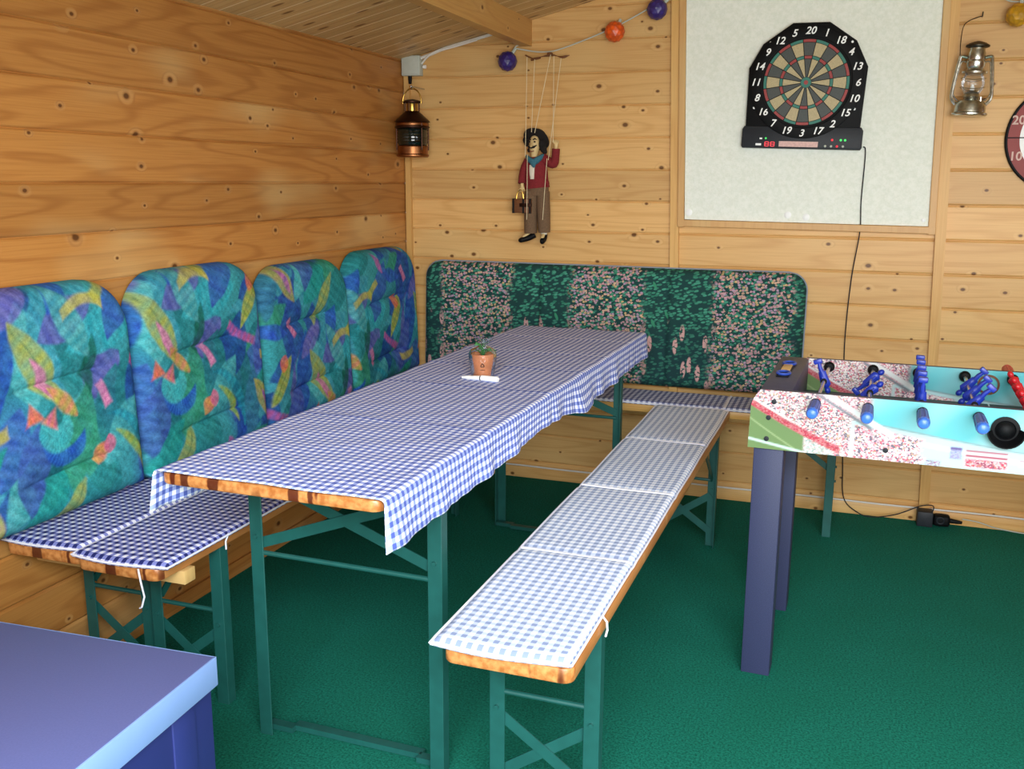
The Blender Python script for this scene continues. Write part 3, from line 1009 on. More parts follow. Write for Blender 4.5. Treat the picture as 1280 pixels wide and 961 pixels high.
t = thing('back_cushion', 'long dark green floral cushion leaning on the back wall', 'cushion', (.955, -.045, .492), (math.radians(-3), 0, 0))
x, th, v = cushion_shape(1.69, .508, .05, .075, 200, 70, [(.25, -.845, .845, .004)], 50)
for sx in (-.29, .28): th = th - .014 * np.exp(-((x - sx) / .012) ** 2) * np.clip(th / .03, 0, 1)
th = np.maximum(th, .001)
make_cushion_obj('cover', x, th, v, M_flower, t)
mb = MB()
ol = [(x[0, j], -.004, v[0, j]) for j in range(0, 70)] + [(x[i, -1], -.004, v[i, -1]) for i in range(0, 200, 3)] + [(x[-1, j], -.004, v[-1, j]) for j in range(69, -1, -1)]
mb.tube(ol, .004, 6)
mb.build('piping', M_cushback, t)

# ------------------------------------------------------------------ blue storage box, lower left
bx = thing('storage_box', 'large blue storage box with a pale lid in the left foreground', 'storage box', (.976, -2.836, 0), (0, 0, math.radians(3)))
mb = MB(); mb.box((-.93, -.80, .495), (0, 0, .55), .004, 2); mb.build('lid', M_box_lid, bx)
mb = MB(); mb.box((-.004, -.80, .4955), (.0025, .0005, .5485), .001); mb.box((-.93, -.004, .4955), (.002, .0025, .5485), .001); mb.build('lid_side_lit', M_box_lid_lit, bx)  # thin strips over the lid sides, coloured brighter as if lit
mb = MB(); mb.box((-.922, -.792, .0), (-.006, -.006, .498), .004, 2)
for yy in (-.09, -.70): mb.box((-.02, yy - .03, .01), (-.003, yy + .03, .494), .0015)
mb.build('body', M_box_body, bx)

# ------------------------------------------------------------------ table football
FX, FY, FROT = 1.737, -1.543, math.radians(-2.0)
ft = thing('table_football', 'small table football game with stadium printed sides on blue grey legs', 'football table', (FX, FY, 0), (0, 0, FROT))
FL, FD, FZ0, FZ1 = 1.24, .55, .662, .822


def stadium(u, vv, L=1.24, seed=3):
    """printed stadium picture on a long board: u metres from the left, vv 0..1 from bottom; alpha = how much of the crowd speckle shows"""
    C = np.zeros(u.shape + (4,))
    n = sines(seed, 8, 8, 40); n2 = sines(seed + 1, 8, 60, 200)
    sky = np.array(lin('66ccd4')); cloud = np.array(lin('d3e6e6'))
    k = np.clip(.25 + .9 * n(u * 1.0, vv * .16), 0, 1)[..., None]
    col = sky * (1 - k * .75) + cloud * k * .75
    crowd = np.zeros(u.shape)

    def put(mask, c, cr=0.):
        nonlocal col, crowd
        mk = np.clip(mask, 0, 1)
        col = col * (1 - mk[..., None]) + np.array(lin(c)) * mk[..., None]
        crowd = crowd * (1 - mk) + cr * mk

    def b(d, w_=.02): return np.clip(.5 - d / w_, 0, 1)
    # far stand and pale roof sweep under the sky
    roof = .80 - .62 * np.clip((u - .15) / .5, 0, 1) ** .7 * .75
    put(b(vv - roof), 'c6eef0', 0.)
    put(b(np.abs(vv - roof) - .012, .02), '8fa8ac', 0.)
    put(b(np.abs(vv - roof + .16) - .03, .03), 'f2fbfb', 0.)
    # second block of crowd
    m2 = np.minimum.reduce([b(u - .425 - .03 * n(vv, u), .02), b(.255 - u, .006), b(vv - roof + .08, .03)])
    put(m2, 'e9c9d2', 1.)
    # first block of crowd, up to the top on the left
    lim = .255 + .02 * (1 - vv)
    roof1 = 1.05 - np.clip((u - .17) / .09, 0, 1) * .35
    put(np.minimum(b(u - lim, .006), b(vv - roof1, .03)), 'efe6e2', 1.)
    put(np.minimum.reduce([b(u - .30 , .02), b(.17 - u, .02), b(.62 - vv, .05)]), 'e6a8b4', 1.)
    # roof band crossing the top left
    band = 1.02 - (u - .19) * 3.6
    put(np.minimum(b(np.abs(vv - band) - .055, .02), b(np.abs(u - .26) - .10, .01)), 'f2f4f2', 0.)
    put(np.minimum(b(np.abs(vv - band + .10) - .03, .02), b(np.abs(u - .24) - .07, .01)), '8a9098', 0.)
    put(b(np.abs(u - .262) - .005, .004) * (vv < .62), 'd9eeee', 0.)
    # red barrier and the grass below it, at the left end
    bar = .80 - u * 3.6 + 2.4 * u * u
    put(b(np.abs(vv - bar) - .07, .015) * b(u - .235, .01), 'c8384c', .25)
    put(b(np.abs(vv - bar - .075) - .02, .015) * b(u - .12, .05), 'f2f2f0', .0)
    grass = b(vv - bar + .06, .015) * b(u - .145, .008)
    put(grass, '74915a', 0.)
    put(grass * b(np.abs(vv - bar + .28 + .6 * u) - .012, .015), 'a4bb84', 0.)
    put(grass * b(np.abs(vv - .16 + 1.1 * u) - .02, .02), 'd6f0e6', 0.)
    put(b(vv - bar + .06, .015) * b(.145 - u, .008) * b(u - .22, .01) * b(vv - .25, .03), 'bfe0d2', .5)
    # signs on the right
    def block(u0, u1, v0, v1, c, cr=0.): put(b(np.abs(u - (u0 + u1) / 2) - (u1 - u0) / 2, .004) * b(np.abs(vv - (v0 + v1) / 2) - (v1 - v0) / 2, .02), c, cr)
    block(.53, .625, .05, .30, 'eef2f4'); block(.53, .625, .04, .17, 'd04868', .6); block(.53, .625, .20, .235, 'b03a58'); block(.53, .625, .28, .31, 'b03a58')
    block(.495, .522, .14, .34, '9aa6d0', .2); block(.495, .522, .29, .33, '6a5a98'); block(.44, .475, .0, .09, '7c98b8', .5)
    block(.65, 1.2, .20, .215, 'c07890'); block(.65, 1.2, .12, .15, 'f2f6f8'); block(.72, .95, .02, .12, 'd8a0b0', .8); block(1.0, 1.2, .0, .7, 'efe2e2', 1.)
    C[..., :3] = col * .80; C[..., 3] = crowd
    return C


m = NT('stadium_print')
at_ = m.n('ShaderNodeAttribute'); at_.attribute_name = 'pattern'
uv = m.coord('UV')
d1, c1 = m.vor(m.comb(m.math('MULTIPLY', m.sep(uv)[0], 230.), m.math('MULTIPLY', m.sep(uv)[1], 270.), 0.), 1.)
cs = m.sep(c1)
sp = m.ramp(cs[0], [(0., 'e4dcd8'), (.32, 'dca4b0'), (.50, 'c43e5a'), (.62, 'e6dfd8'), (.76, '474c60'), (.90, 'b08c6a')], 'CONSTANT')
sp = m.mix(m.smooth(d1, .5, .75, 0., .55), sp, lin('8a6a78'))
col = m.mix(at_.outputs['Alpha'], at_.outputs['Color'], m.mix(.88, at_.outputs['Color'], sp))
M_stadium = m.done(col, .35, 0., .4)


def print_board(name, y, x0, x1, facing, chamfer, parent):
    """board of real thickness with the printed picture on the side that faces -y"""
    nu, nv_ = int((x1 - x0) / .003), 54
    u = np.linspace(x0, x1, nu)[:, None] * np.ones((1, nv_)); vv = np.linspace(0, 1, nv_)[None, :] * np.ones((nu, 1))
    z = FZ0 + (FZ1 - FZ0) * vv
    # left upper corner is cut: squeeze the grid there
    lo = x0 + chamfer * np.clip((vv - .72) / .28, 0, 1) ** 1.6 + .004 * np.clip(vv, 0, 1)
    X = lo + (u - x0) / (x1 - x0) * (x1 - lo)
    Y = np.full_like(X, y - .0006)
    P_ = np.stack([X, Y, z], -1)
    o = grid_mesh('stadium_print', P_, M_stadium, None, uv=np.stack([X, z], -1), colr=stadium(X - x0, vv), smooth=False)
    mb = MB()
    pl = [(x1, FZ0), (x1, FZ1)] + [(lo[0, j], z[0, j]) for j in range(nv_ - 1, -1, -3)]
    mb.prism(pl, lambda p: (p[0], y, p[1]), lambda p: (p[0], y + .018, p[1]))
    bd = mb.build(name, M_rail, parent, smooth=0)
    o.parent = bd
    return bd


fp = print_board('front_panel', 0., 0., FL, -1, .022, ft)
bp = print_board('back_panel', FD - .018, .095, FL - .10, -1, .0, ft)
for x, z in ((.062, .792), (.050, .748), (.048, .690), (.345, .690), (.85, .690)):
    mb = MB()
    mb.lathe([(.0065, 0), (.0065, .003), (.003, .0035), (.003, .002)], (x, -.0006, z), 14, 'y')
    mb.build('screw', M_dark, fp)
# end walls with ball return slots
for side, (x0, x1) in enumerate(((.022, .105), (FL - .105, FL - .022))):
    mb = MB()
    mb.box((x0, .018, FZ0), (x1, FD - .0, FZ1 - .002), .003)
    ew = mb.build('end_wall', M_rail, ft)
    mb = MB(); mb.box((x0 + .02, .20, FZ1 - .002), (x0 + .054, .43, FZ1 + .001), .001); sl = mb.build('slot_cover', M_black, ew)
    mb = MB(); mb.box((x0 + .024, .27, FZ1 + .001), (x0 + .050, .37, FZ1 + .006), .002); mb.build('score_slider', M_batten, ew)
    for yy in (.24, .40):
        mb = MB()
        mb.tube([(x0 + .037 + .018 * math.cos(a), yy + .026 * math.sin(a), FZ1 + .004) for a in np.linspace(0, 2 * PI, 16)[:-1]], .004, 6, closed=True)
        mb.build('slot_ring', M_bluegrip, ew)
mb = MB(); mb.box((.10, .017, .700), (FL - .10, FD - .017, .722))
pf = mb.build('playing_field', M_pitch, ft, smooth=0)
mb = MB()
mb.box((FL / 2 - .002, .02, .722), (FL / 2 + .002, FD - .02, .7224)); mb.tube([(FL / 2 + .07 * math.cos(a), FD / 2 + .07 * math.sin(a), .7224) for a in np.linspace(0, 2 * PI, 32)[:-1]], .0015, 4, closed=True)
mb.build('pitch_marking', M_white, pf)
for x in (.015, FL - .095):
    for y in (.012, FD - .088):
        mb = MB()
        mb.box((x, y, 0), (x + .078, y + .072, FZ0 + .01), .003)
        mb.build('leg', M_leg, ft)


def player_mesh(mat, parent):
    mb = MB()   # standing figure, rod at the chest, feet down
    mb.ball((0, 0, .031), (.0085, .0095, .0105), 2)
    mb.tube([(0, 0, .022), (0, 0, .016), (0, 0, .002), (0, 0, -.016), (0, 0, -.026)], [(.006, .007), (.009, .014), (.010, .013), (.008, .011), (.008, .010)], 12)
    for s in (-1, 1):
        mb.tube([(0, s * .013, .015), (.001, s * .0165, .004), (.002, s * .0145, -.012)], [.0045, .005, .004], 8)
        mb.tube([(0, s * .0045, -.022), (.002, s * .005, -.038), (0, s * .0045, -.052)], [.0062, .0055, .0045], 8)
    mb.box((-.010, -.0095, -.064), (.014, .0095, -.050), .003)
    return mb.build('player', mat, parent)


def rod(x, mat_p, grip_m, ys, angles, front, zr=.802, slide=0.):
    mb = MB()
    y0, y1 = (-.022, FD + .03) if front else (-.03, FD + .022)
    mb.tube([(0, y0 - .01, 0), (0, y1 + .01, 0)], .0055, 10)
    rd = mb.build('rod', M_chrome, ft, loc=(x, 0, zr))
    # handle with ribs
    d = -1 if front else 1
    yb = y0 if front else y1
    mb = MB()
    prof = [(.0105, 0), (.0125, .008), (.0125, .03), (.0132, .065), (.0138, .095), (.0140, .112)]
    mb.lathe([(r, h) for r, h in prof], (0, 0, 0), 14, 'y')
    for k in range(10):
        a = 2 * PI * k / 10
        mb.bar((.0124 * math.cos(a), -.014, .0124 * math.sin(a)), (.0142 * math.cos(a), -.108, .0142 * math.sin(a)), .0026, .0026)
    h = mb.build('handle', grip_m, rd, loc=(0, yb, 0))
    if d > 0: h.rotation_euler = (0, 0, PI)
    mb = MB(); mb.lathe([(.0138, 0), (.0150, .004), (.0145, .012), (.011, .019), (.005, .022)], (0, -.110, 0), 16, 'y')
    mb.build('handle_cap', M_bluetip if grip_m is M_bluegrip else M_red, h)
    mb = MB(); mb.lathe([(.012, 0), (.0135, .003), (.0135, .010), (.008, .012)], (0, .001, 0), 16, 'y')
    mb.build('collar', M_black, h)
    for yy, nm in ((.018, 'bearing'), (FD - .03, 'bearing')):
        mb = MB(); mb.lathe([(.016, 0), (.016, .004), (.011, .012), (.008, .013)], (0, 0, 0), 18, 'y')
        bb = mb.build('bearing', M_black, rd, loc=(0, yy + (.012 if yy < .2 else 0), 0))
    for yy in (ys[0] - .024, ys[-1] + .024):
        mb = MB(); mb.lathe([(.0085, -.004), (.0085, .004)], (0, yy, 0), 12, 'y')
        mb.build('bumper', M_black, rd)
    for yy, an in zip(ys, angles):
        pl = player_mesh(mat_p, rd); pl.location = (0, yy, 0); pl.rotation_euler = (0, math.radians(an), 0)


R0, RS = .168, .127
rod(R0, M_blue, M_bluegrip, [.30], [160], True)
rod(R0 + RS, M_blue, M_bluegrip, [.19, .37], [48, 48], True)
rod(R0 + 2 * RS, M_blue, M_bluegrip, [.11, .20, .29, .38, .46], [182, 182, 182, 182, 182], True)
rod(R0 + 3 * RS, M_blue, M_bluegrip, [.14, .26, .38], [222, 222, 222], True)
rod(R0 + 4 * RS, M_red, M_red, [.10, .18, .27, .36, .45], [-30, -30, -30, -30, -30], False)
rod(R0 + 5 * RS, M_red, M_red, [.14, .27, .40], [-30] * 3, False)
rod(R0 + 6 * RS, M_red, M_red, [.18, .37], [20, 20], False)
rod(R0 + 7 * RS, M_red, M_red, [.275], [0], False)
# ball cup on the front board
mb = MB()
cxc, czc = .612, .771
mb.lathe([(.031, 0), (.033, .002), (.033, .006), (.024, .007), (.022, .004), (.017, .010), (.012, .014), (.004, .016)], (cxc, -.0006, czc), 28, 'y')
# half bowl below the hole
nb = 14
for k in range(nb):
    a0, a1 = math.radians(188 + 175 * k / nb), math.radians(188 + 175 * (k + 1) / nb)
    def rp(a, r, y): return (cxc + r * math.cos(a), y, czc + .002 + r * math.sin(a))
    mb.quad(rp(a0, .028, -.004), rp(a1, .028, -.004), rp(a1, .040, -.034), rp(a0, .040, -.034))
    mb.quad(rp(a0, .031, -.002), rp(a1, .031, -.002), rp(a1, .043, -.034), rp(a0, .043, -.034))
    mb.quad(rp(a0, .040, -.034), rp(a1, .040, -.034), rp(a1, .043, -.034), rp(a0, .043, -.034))
mb.build('ball_cup', M_black, fp)
mb = MB()
mb.lathe([(.030, 0), (.030, .006), (.024, .006), (.024, 0)], (.615, FD - .018, .780), 24, 'y')
mb.build('ball_entry_ring', M_case, bp)

# ------------------------------------------------------------------ white board with wooden frame
wb = thing('wall_panel', 'white fibre board panel in a thin wooden frame behind the electronic dartboard', 'wall panel')
bl, br2, tl, tr = (1.290, 1.205), (2.232, 1.195), (1.258, 2.175), (2.205, 2.29)


def skew(p, dl):   # offset outward
    return p


M_panel = NT('fibre_board'); _n = M_panel.noise(M_panel.coord(), 70., 4., .65)
M_panel.bump(_n, .35, .004)
M_panel = M_panel.done(M_panel.mix(M_panel.smooth(_n, .3, .7), lin('e6ecdf'), lin('f2f6ec')), .8, 0., .2)
mb = MB(); mb.prism([bl, br2, tr, (1.73, 2.262), tl], lambda p: (p[0], -.020, p[1]), lambda p: (p[0], -.004, p[1])); mb.build('board', M_panel, wb, smooth=0)


def fr_bar(a, b, wv, name='frame_bar'):
    mb = MB(); A, B = Vector((a[0], 0, a[1])), Vector((b[0], 0, b[1]))
    mb.bar((a[0], -.0165, a[1]), (b[0], -.0165, b[1]), .027, wv, .002, (0, 1, 0))
    mb.build(name, M_frame, wb)


fr_bar((bl[0] - .014, bl[1] - .032), (tl[0] - .014, tl[1]), .030)
fr_bar((br2[0] + .014, br2[1] - .032), (tr[0] + .014, tr[1] - .0), .030)
fr_bar((bl[0] - .028, bl[1] - .015), (br2[0] + .028, br2[1] - .015), .031)
for x, z in ((1.307, 1.234), (1.705, 1.230), (1.777, 1.222), (2.213, 1.218)):
    mb = MB(); r0 = .014 if x < 2 else .008
    mb.lathe([(r0, 0), (r0, .003), (r0 * .6, .005), (r0 * .2, .0052)], (x, -.020, z), 16, 'y')
    mb.build('washer', M_white, wb)

# ------------------------------------------------------------------ electronic dartboard
DC = (1.744, 1.738)
db = thing('electronic_dartboard', 'black electronic dartboard with white numerals on the white panel', 'dartboard', (DC[0], -.0205, DC[1]), (0, math.radians(1.6), 0))


def dbox(pl, y0, y1, mat, name, parent, bev=.004):
    mb = MB(); mb.prism(pl, lambda p: (p[0], y0, p[1]), lambda p: (p[0], y1, p[1]))
    if bev:
        es = [e for e in mb.bm.edges if all(abs(v.co.y - y1) < 1e-5 for v in e.verts)]
        bmesh.ops.bevel(mb.bm, geom=es, offset=bev, segments=2, profile=.5, affect='EDGES')
    return mb.build(name, mat, parent, 40)


out = [(-.218, -.175), (-.222, .055), (-.175, .145), (-.068, .222), (.068, .224), (.172, .155), (.222, .060), (.216, -.175)]
body = dbox(out, 0, -.026, M_black, 'housing', db, .006)
base = [(-.224, -.250), (.224, -.250), (.229, -.242), (.229, -.178), (.221, -.165), (-.221, -.165), (-.229, -.178), (-.229, -.242)]
cons = dbox(base, 0, -.032, M_dark, 'console', db, .006)


def seg_mat(name, c): return plain(name, c, .5, 0., .1, 250.)


MT, MD, MR, MG = seg_mat('tan_segment', 'b5a67c'), seg_mat('dark_segment', '3a403c'), seg_mat('red_segment', '9a2f2c'), seg_mat('green_segment', '1f7464')
mb = MB(); mb.lathe([(.211, .0), (.211, .0075), (.208, .009), (.172, .009), (.170, .011), (.166, .0105), (.165, .0085)], (0, -.026, 0), 72, 'y'); ring = mb.build('face_disc', M_black, db)


def wedges(name, mats, r0, r1, odd):
    mb = MB()
    for k in range(20):
        a0, a1 = math.radians(90 - 18 * k - 9), math.radians(90 - 18 * k + 9)
        g = .0014
        mb.mi = (k % 2)
        n = 5
        vs = []
        for rr, rev in ((r0, False), (r1, True)):
            ga = g / rr
            aa = [a0 + ga + (a1 - a0 - 2 * ga) * i / n for i in range(n + 1)]
            if rev: aa = aa[::-1]
            vs += [(rr * math.cos(a), rr * math.sin(a)) for a in aa]
        mb.prism(vs, lambda p: (p[0], -.0385, p[1]), lambda p: (p[0], -.0345, p[1]))
    return mb.build(name, mats, ring, smooth=0)


wedges('inner_singles', [MD, MT], .021, .087, 0)
wedges('treble_ring', [MR, MG], .089, .099, 0)
wedges('outer_singles', [MD, MT], .101, .148, 0)
wedges('double_ring', [MR, MG], .150, .160, 0)
mb = MB(); mb.lathe([(.0195, 0), (.0195, .003)], (0, -.0350, 0), 28, 'y'); mb.build('outer_bull', MG, ring)
mb = MB(); mb.lathe([(.008, 0), (.008, .0015)], (0, -.0380, 0), 20, 'y'); mb.build('bullseye', MR, ring)
nums = [20, 1, 18, 4, 13, 6, 10, 15, 2, 17, 3, 19, 7, 16, 8, 11, 14, 9, 12, 5]
items = []
for k, n_ in enumerate(nums):
    a = math.radians(90 - 18 * k)
    items.append((str(n_), .191 * math.cos(a), .191 * math.sin(a), -.0355, 0.))
for it in items: text_mesh('numeral', [it], M_white, ring, .038, .25)
for x, z in ((-.146, .150), (.156, .150), (-.190, -.096), (.188, -.097)):
    mb = MB(); mb.lathe([(.0045, 0), (.0045, .002)], (x, -.026, z), 12, 'y')
    mb.build('screw_cover', M_white, body)
M_led = plain('pink_label', 'd8b0a8', .5, 0., .1, 120.)
m = NT('lit_red_digits'); m.b.inputs['Emission Color'].default_value = (.9, .03, .05, 1); m.b.inputs['Emission Strength'].default_value = .8
M_redled = m.done(lin('b01828'), .4)
m = NT('lit_green_dot'); m.b.inputs['Emission Color'].default_value = (.1, .9, .2, 1); m.b.inputs['Emission Strength'].default_value = .8
M_grnled = m.done(lin('20a040'), .4)
mb = MB(); mb.box((-.082, -.0335, -.243), (.066, -.032, -.222)); mb.build('label_strip', M_led, cons, smooth=0)
for i in range(2):
    mb = MB()
    x = -.136 + i * .022
    for (a, b_) in (((0, 0), (.014, 0)), ((0, .008), (.014, .008)), ((0, .016), (.014, .016)), ((0, 0), (0, .016)), ((.014, 0), (.014, .016))):
        mb.bar((x + a[0], -.0335, -.242 + a[1]), (x + b_[0], -.0335, -.242 + b_[1]), .0034, .003)
    mb.build('digit', M_redled, cons, smooth=0)
mb = MB(); mb.box((-.158, -.0330, -.216), (-.148, -.032, -.210)); mb.build('button_legend', M_white, cons, smooth=0)
mb = MB(); mb.box((-.172, -.0330, -.240), (-.150, -.032, -.232)); mb.build('button_legend', M_white, cons, smooth=0)
mb = MB(); mb.ball((-.134, -.033, -.212), .004, 2); mb.build('indicator_light', M_grnled, cons)
for i, (x, z, mm) in enumerate(((.118, -.214, M_redled), (.150, -.214, M_grnled), (.166, -.214, M_grnled), (.094, -.238, M_grey), (.116, -.238, M_grey), (.138, -.238, M_redled), (.160, -.238, M_grey))):
    mb = MB(); mb.lathe([(.0046, 0), (.0046, .002), (.003, .003)], (x, -.032, z), 12, 'y'); mb.build('button', mm, cons)
mb = MB()
pts = [(1.972, -.03, 1.495), (1.982, -.028, 1.47), (1.980, -.026, 1.29), (1.984, -.026, 1.167), (1.966, -.010, .976), (1.960, -.008, .72), (1.975, -.008, .45), (1.99, -.012, .2), (2.004, -.02, .067),
       (2.06, -.045, .02), (2.12, -.05, .008), (2.21, -.05, .03), (2.30, -.045, .075), (2.345, -.05, .083), (2.345, -.06, .06), (2.335, -.065, .045)]


def spline(pts, k=6):
    P_ = [Vector(p) for p in pts]; out = []
    for i in range(len(P_) - 1):
        a, b, c, d = P_[max(i - 1, 0)], P_[i], P_[i + 1], P_[min(i + 2, len(P_) - 1)]
        for s in range(k):
            t = s / k
            out.append(.5 * ((2 * b) + (c - a) * t + (2 * a - 5 * b + 4 * c - d) * t * t + (3 * b - a - 3 * c + d) * t ** 3))
    out.append(P_[-1]); return out


mb.tube(spline(pts), .0024, 6)
tag(mb.build('power_cord', M_dark), 'thin dark cord hanging down from the electronic dartboard to the floor', 'cord')

# socket block on the floor with plug
so = thing('socket_block', 'black socket block with plug at the foot of the back wall', 'power socket', (2.318, -.048, 0))
mb = MB(); mb.box((-.03, -.032, 0), (.03, .030, .062), .005); mb.build('housing', M_dark, so)
mb = MB(); mb.box((.032, -.022, .004), (.095, .022, .050), .012, 3); mb.tube([(.09, 0, .028), (.12, 0, .026), (.14, .002, .024)], [.010, .008, .006], 10)
pg = mb.build('plug', M_black, so)
mb = MB(); mb.tube([(.058 + .013 * math.cos(a), -.0225, .030 + .013 * math.sin(a)) for a in np.linspace(0, 2 * PI, 20)[:-1]], .003, 6, closed=True); mb.build('plug_ring', M_dark, pg)
mb = MB(); mb.tube(spline([(.35 + .2 * i, -.018, .058 + .0015 * math.sin(i * 1.9)) for i in range(19)], 3), .004, 8)
tag(mb.build('white_cable', M_cable_w), 'white cable running along the skirting of the back wall', 'cable')
mb = MB(); mb.tube(spline([(2.46, -.03, .034), (2.52, -.035, .030), (2.60, -.03, .010), (2.75, -.04, .005), (2.95, -.03, .02), (3.1, -.02, .03)]), .0022, 6)
tag(mb.build('thin_cable', M_grey), 'thin grey cable on the carpet right of the socket block', 'cable')

# ------------------------------------------------------------------ junction box with white conduit
jb = thing('junction_box', 'grey junction box in the wall corner above the copper lantern', 'junction box', (.048, 0, 1.857))
mb = MB(); mb.box((-.045, -.042, -.043), (.045, 0, .043), .005); hb = mb.build('housing', M_grey, jb)
mb = MB(); mb.box((-.040, -.046, -.038), (.040, -.042, .038), .002); mb.build('cover', M_grey, jb)
mb = MB(); mb.lathe([(.007, -.033), (.009, -.010), (.009, 0)], (-.012, -.02, -.043), 12); mb.build('cable_gland', M_black, jb)
mb = MB(); mb.lathe([(.006, 0), (.008, .006), (.008, .014)], (.052, -.02, -.005), 12, 'x'); mb.build('side_gland', M_white, jb)
mb = MB()
mb.tube(spline([(.085, -.02, 1.888), (.14, -.018, 1.905), (.20, -.016, 1.925), (.36, -.016, 1.962), (.55, -.016, 2.005)]), .007, 8)
tag(mb.build('conduit', M_cable_w), 'straight white conduit rising along the ceiling from the junction box', 'conduit')
mb = MB()
mb.tube(spline([(.095, -.022, 1.865), (.13, -.03, 1.895), (.17, -.028, 1.914), (.25, -.026, 1.93), (.36, -.026, 1.955)]), .0045, 8)
tag(mb.build('ceiling_cable', M_cable_w), 'curved white cable leaving the side of the junction box below the conduit', 'cable')

# ------------------------------------------------------------------ copper ship lantern in the corner
LX, LY = .098, -.135
cu = thing('ship_lantern', 'copper ship lantern with dark lens hanging in the corner', 'lantern', (LX, LY, 1.458))
mb = MB(); mb.lathe([(.066, 0), (.072, .004), (.072, .010), (.067, .014), (.067, .044), (.071, .048)], (0, 0, 0), 36); mb.build('base', M_copper, cu)
mb = MB(); mb.lathe([(.060, .047), (.064, .055), (.066, .075), (.066, .095), (.064, .115), (.060, .123)], (0, 0, 0), 36)
for k in range(5): mb.lathe([(.0655, .060 + k * .013), (.0675, .064 + k * .013), (.0655, .068 + k * .013)], (0, 0, 0), 36, 'z', False)
mb.build('lens', M_dkglass, cu)
for a in (150, 30, 270 - 60, 270 + 60):
    mb = MB(); x, y = .070 * math.cos(math.radians(a)), .070 * math.sin(math.radians(a)); mb.tube([(x, y, .03), (x, y, .145)], .003, 6)
    mb.build('guard_rod', M_copper_d, cu)
mb = MB(); mb.lathe([(.069, .121), (.077, .126), (.077, .130), (.070, .133), (.070, .146), (.078, .150), (.074, .156), (.052, .176), (.036, .190), (.030, .196)], (0, 0, 0), 36); mb.build('hood', M_copper_d, cu)
mb = MB(); mb.lathe([(.0705, .133), (.0715, .135), (.0715, .144), (.0705, .146)], (0, 0, 0), 36, 'z', False); mb.build('hood_band', M_copper, cu)
mb = MB(); mb.lathe([(.024, .192), (.024, .226), (.026, .230)], (0, 0, 0), 28); mb.build('chimney', M_brass, cu)
mb = MB(); mb.lathe([(.026, .228), (.040, .231), (.041, .237), (.030, .242), (.012, .246)], (0, 0, 0), 28)
for a in range(8):
    x, y = .033 * math.cos(a * PI / 4), .033 * math.sin(a * PI / 4); mb.tube([(x, y, .196), (x, y, .232)], .0025, 6)
mb.build('chimney_cap', M_copper_d, cu)
mb = MB(); mb.tube([(.044 * math.cos(a), 0, .234 + .058 * math.sin(a)) for a in np.linspace(-.1, PI + .1, 24)], .0032, 8); mb.build('handle', M_brass, cu)
mb = MB(); mb.tube([(0, .13, .300), (0, .02, .300), (0, -.004, .290), (0, -.008, .296), (0, -.008, .304)], .003, 8); mb.ball((0, -.006, .300), .0065, 2); mb.build('hook', M_chrome, cu)

# ------------------------------------------------------------------ tin hurricane lantern
hl = thing('hurricane_lantern', 'tin hurricane lantern hanging on the right batten beside the white panel', 'lantern', (2.330, -.075, 1.602), (0, math.radians(2), 0))
mb = MB(); mb.lathe([(.058, 0), (.062, .004), (.062, .009), (.055, .013), (.053, .040), (.046, .052), (.030, .058), (.024, .062)], (0, 0, 0), 36); mb.build('fuel_tank', M_pewter, hl)
mb = MB(); mb.lathe([(.024, .060), (.030, .068), (.026, .080), (.014, .090)], (0, 0, 0), 28); mb.lathe([(.006, 0), (.006, .016)], (.030, -.03, .050), 10); mb.build('burner', M_pewter, hl)
mb = MB(); mb.lathe([(.026, .078), (.036, .095), (.040, .115), (.036, .135), (.028, .150)], (0, 0, 0), 32, 'z', False); mb.build('glass_globe', M_clear, hl)
mb = MB(); mb.lathe([(.0075, .088), (.007, .10), (.004, .112)], (0, 0, 0), 10); mb.build('wick', M_white, hl)
mb = MB(); mb.lathe([(.032, .146), (.044, .150), (.044, .156), (.034, .162), (.030, .168), (.033, .176), (.033, .192), (.029, .197), (.030, .204), (.030, .222), (.027, .230), (.027, .240)], (0, 0, 0), 32); mb.build('chimney', M_pewter, hl)
mb = MB(); mb.lathe([(.026, .238), (.040, .243), (.041, .248), (.028, .256), (.012, .262), (.003, .264)], (0, 0, 0), 32); mb.build('chimney_cap', M_dkmetal, hl)
for s in (-1, 1):
    mb = MB()
    mb.tube(spline([(s * .030, 0, .206), (s * .050, 0, .210), (s * .054, 0, .200), (s * .061, 0, .150), (s * .067, 0, .085), (s * .064, 0, .058), (s * .050, 0, .040)], 5), .0058, 10)
    mb.tube(spline([(s * .032, 0, .190), (s * .046, 0, .192), (s * .052, 0, .17), (s * .062, 0, .09), (s * .056, 0, .066), (s * .040, 0, .052)], 5), .0026, 8)
    mb.build('side_tube', M_pewter, hl)
for z in (.098, .130):
    mb = MB()
    mb.tube([(.042 * math.cos(a), .042 * math.sin(a), z + .004 * math.cos(a * 2)) for a in np.linspace(0, 2 * PI, 24)[:-1]], .0014, 5, closed=True)
    mb.build('globe_guard', M_pewter, hl)
mb = MB()
mb.tube(spline([(-.055, 0, .208), (-.058, .02, .26), (-.055, .035, .315), (-.04, .045, .338), (-.005, .060, .355), (.005, .070, .358)]), .0016, 6); mb.build('bail_wire', M_dkmetal, hl)
mb = MB(); mb.tube([(.008, .075, .358), (.006, .055, .358), (.006, .050, .372)], .0022, 6); mb.build('hook', M_dkmetal, hl)

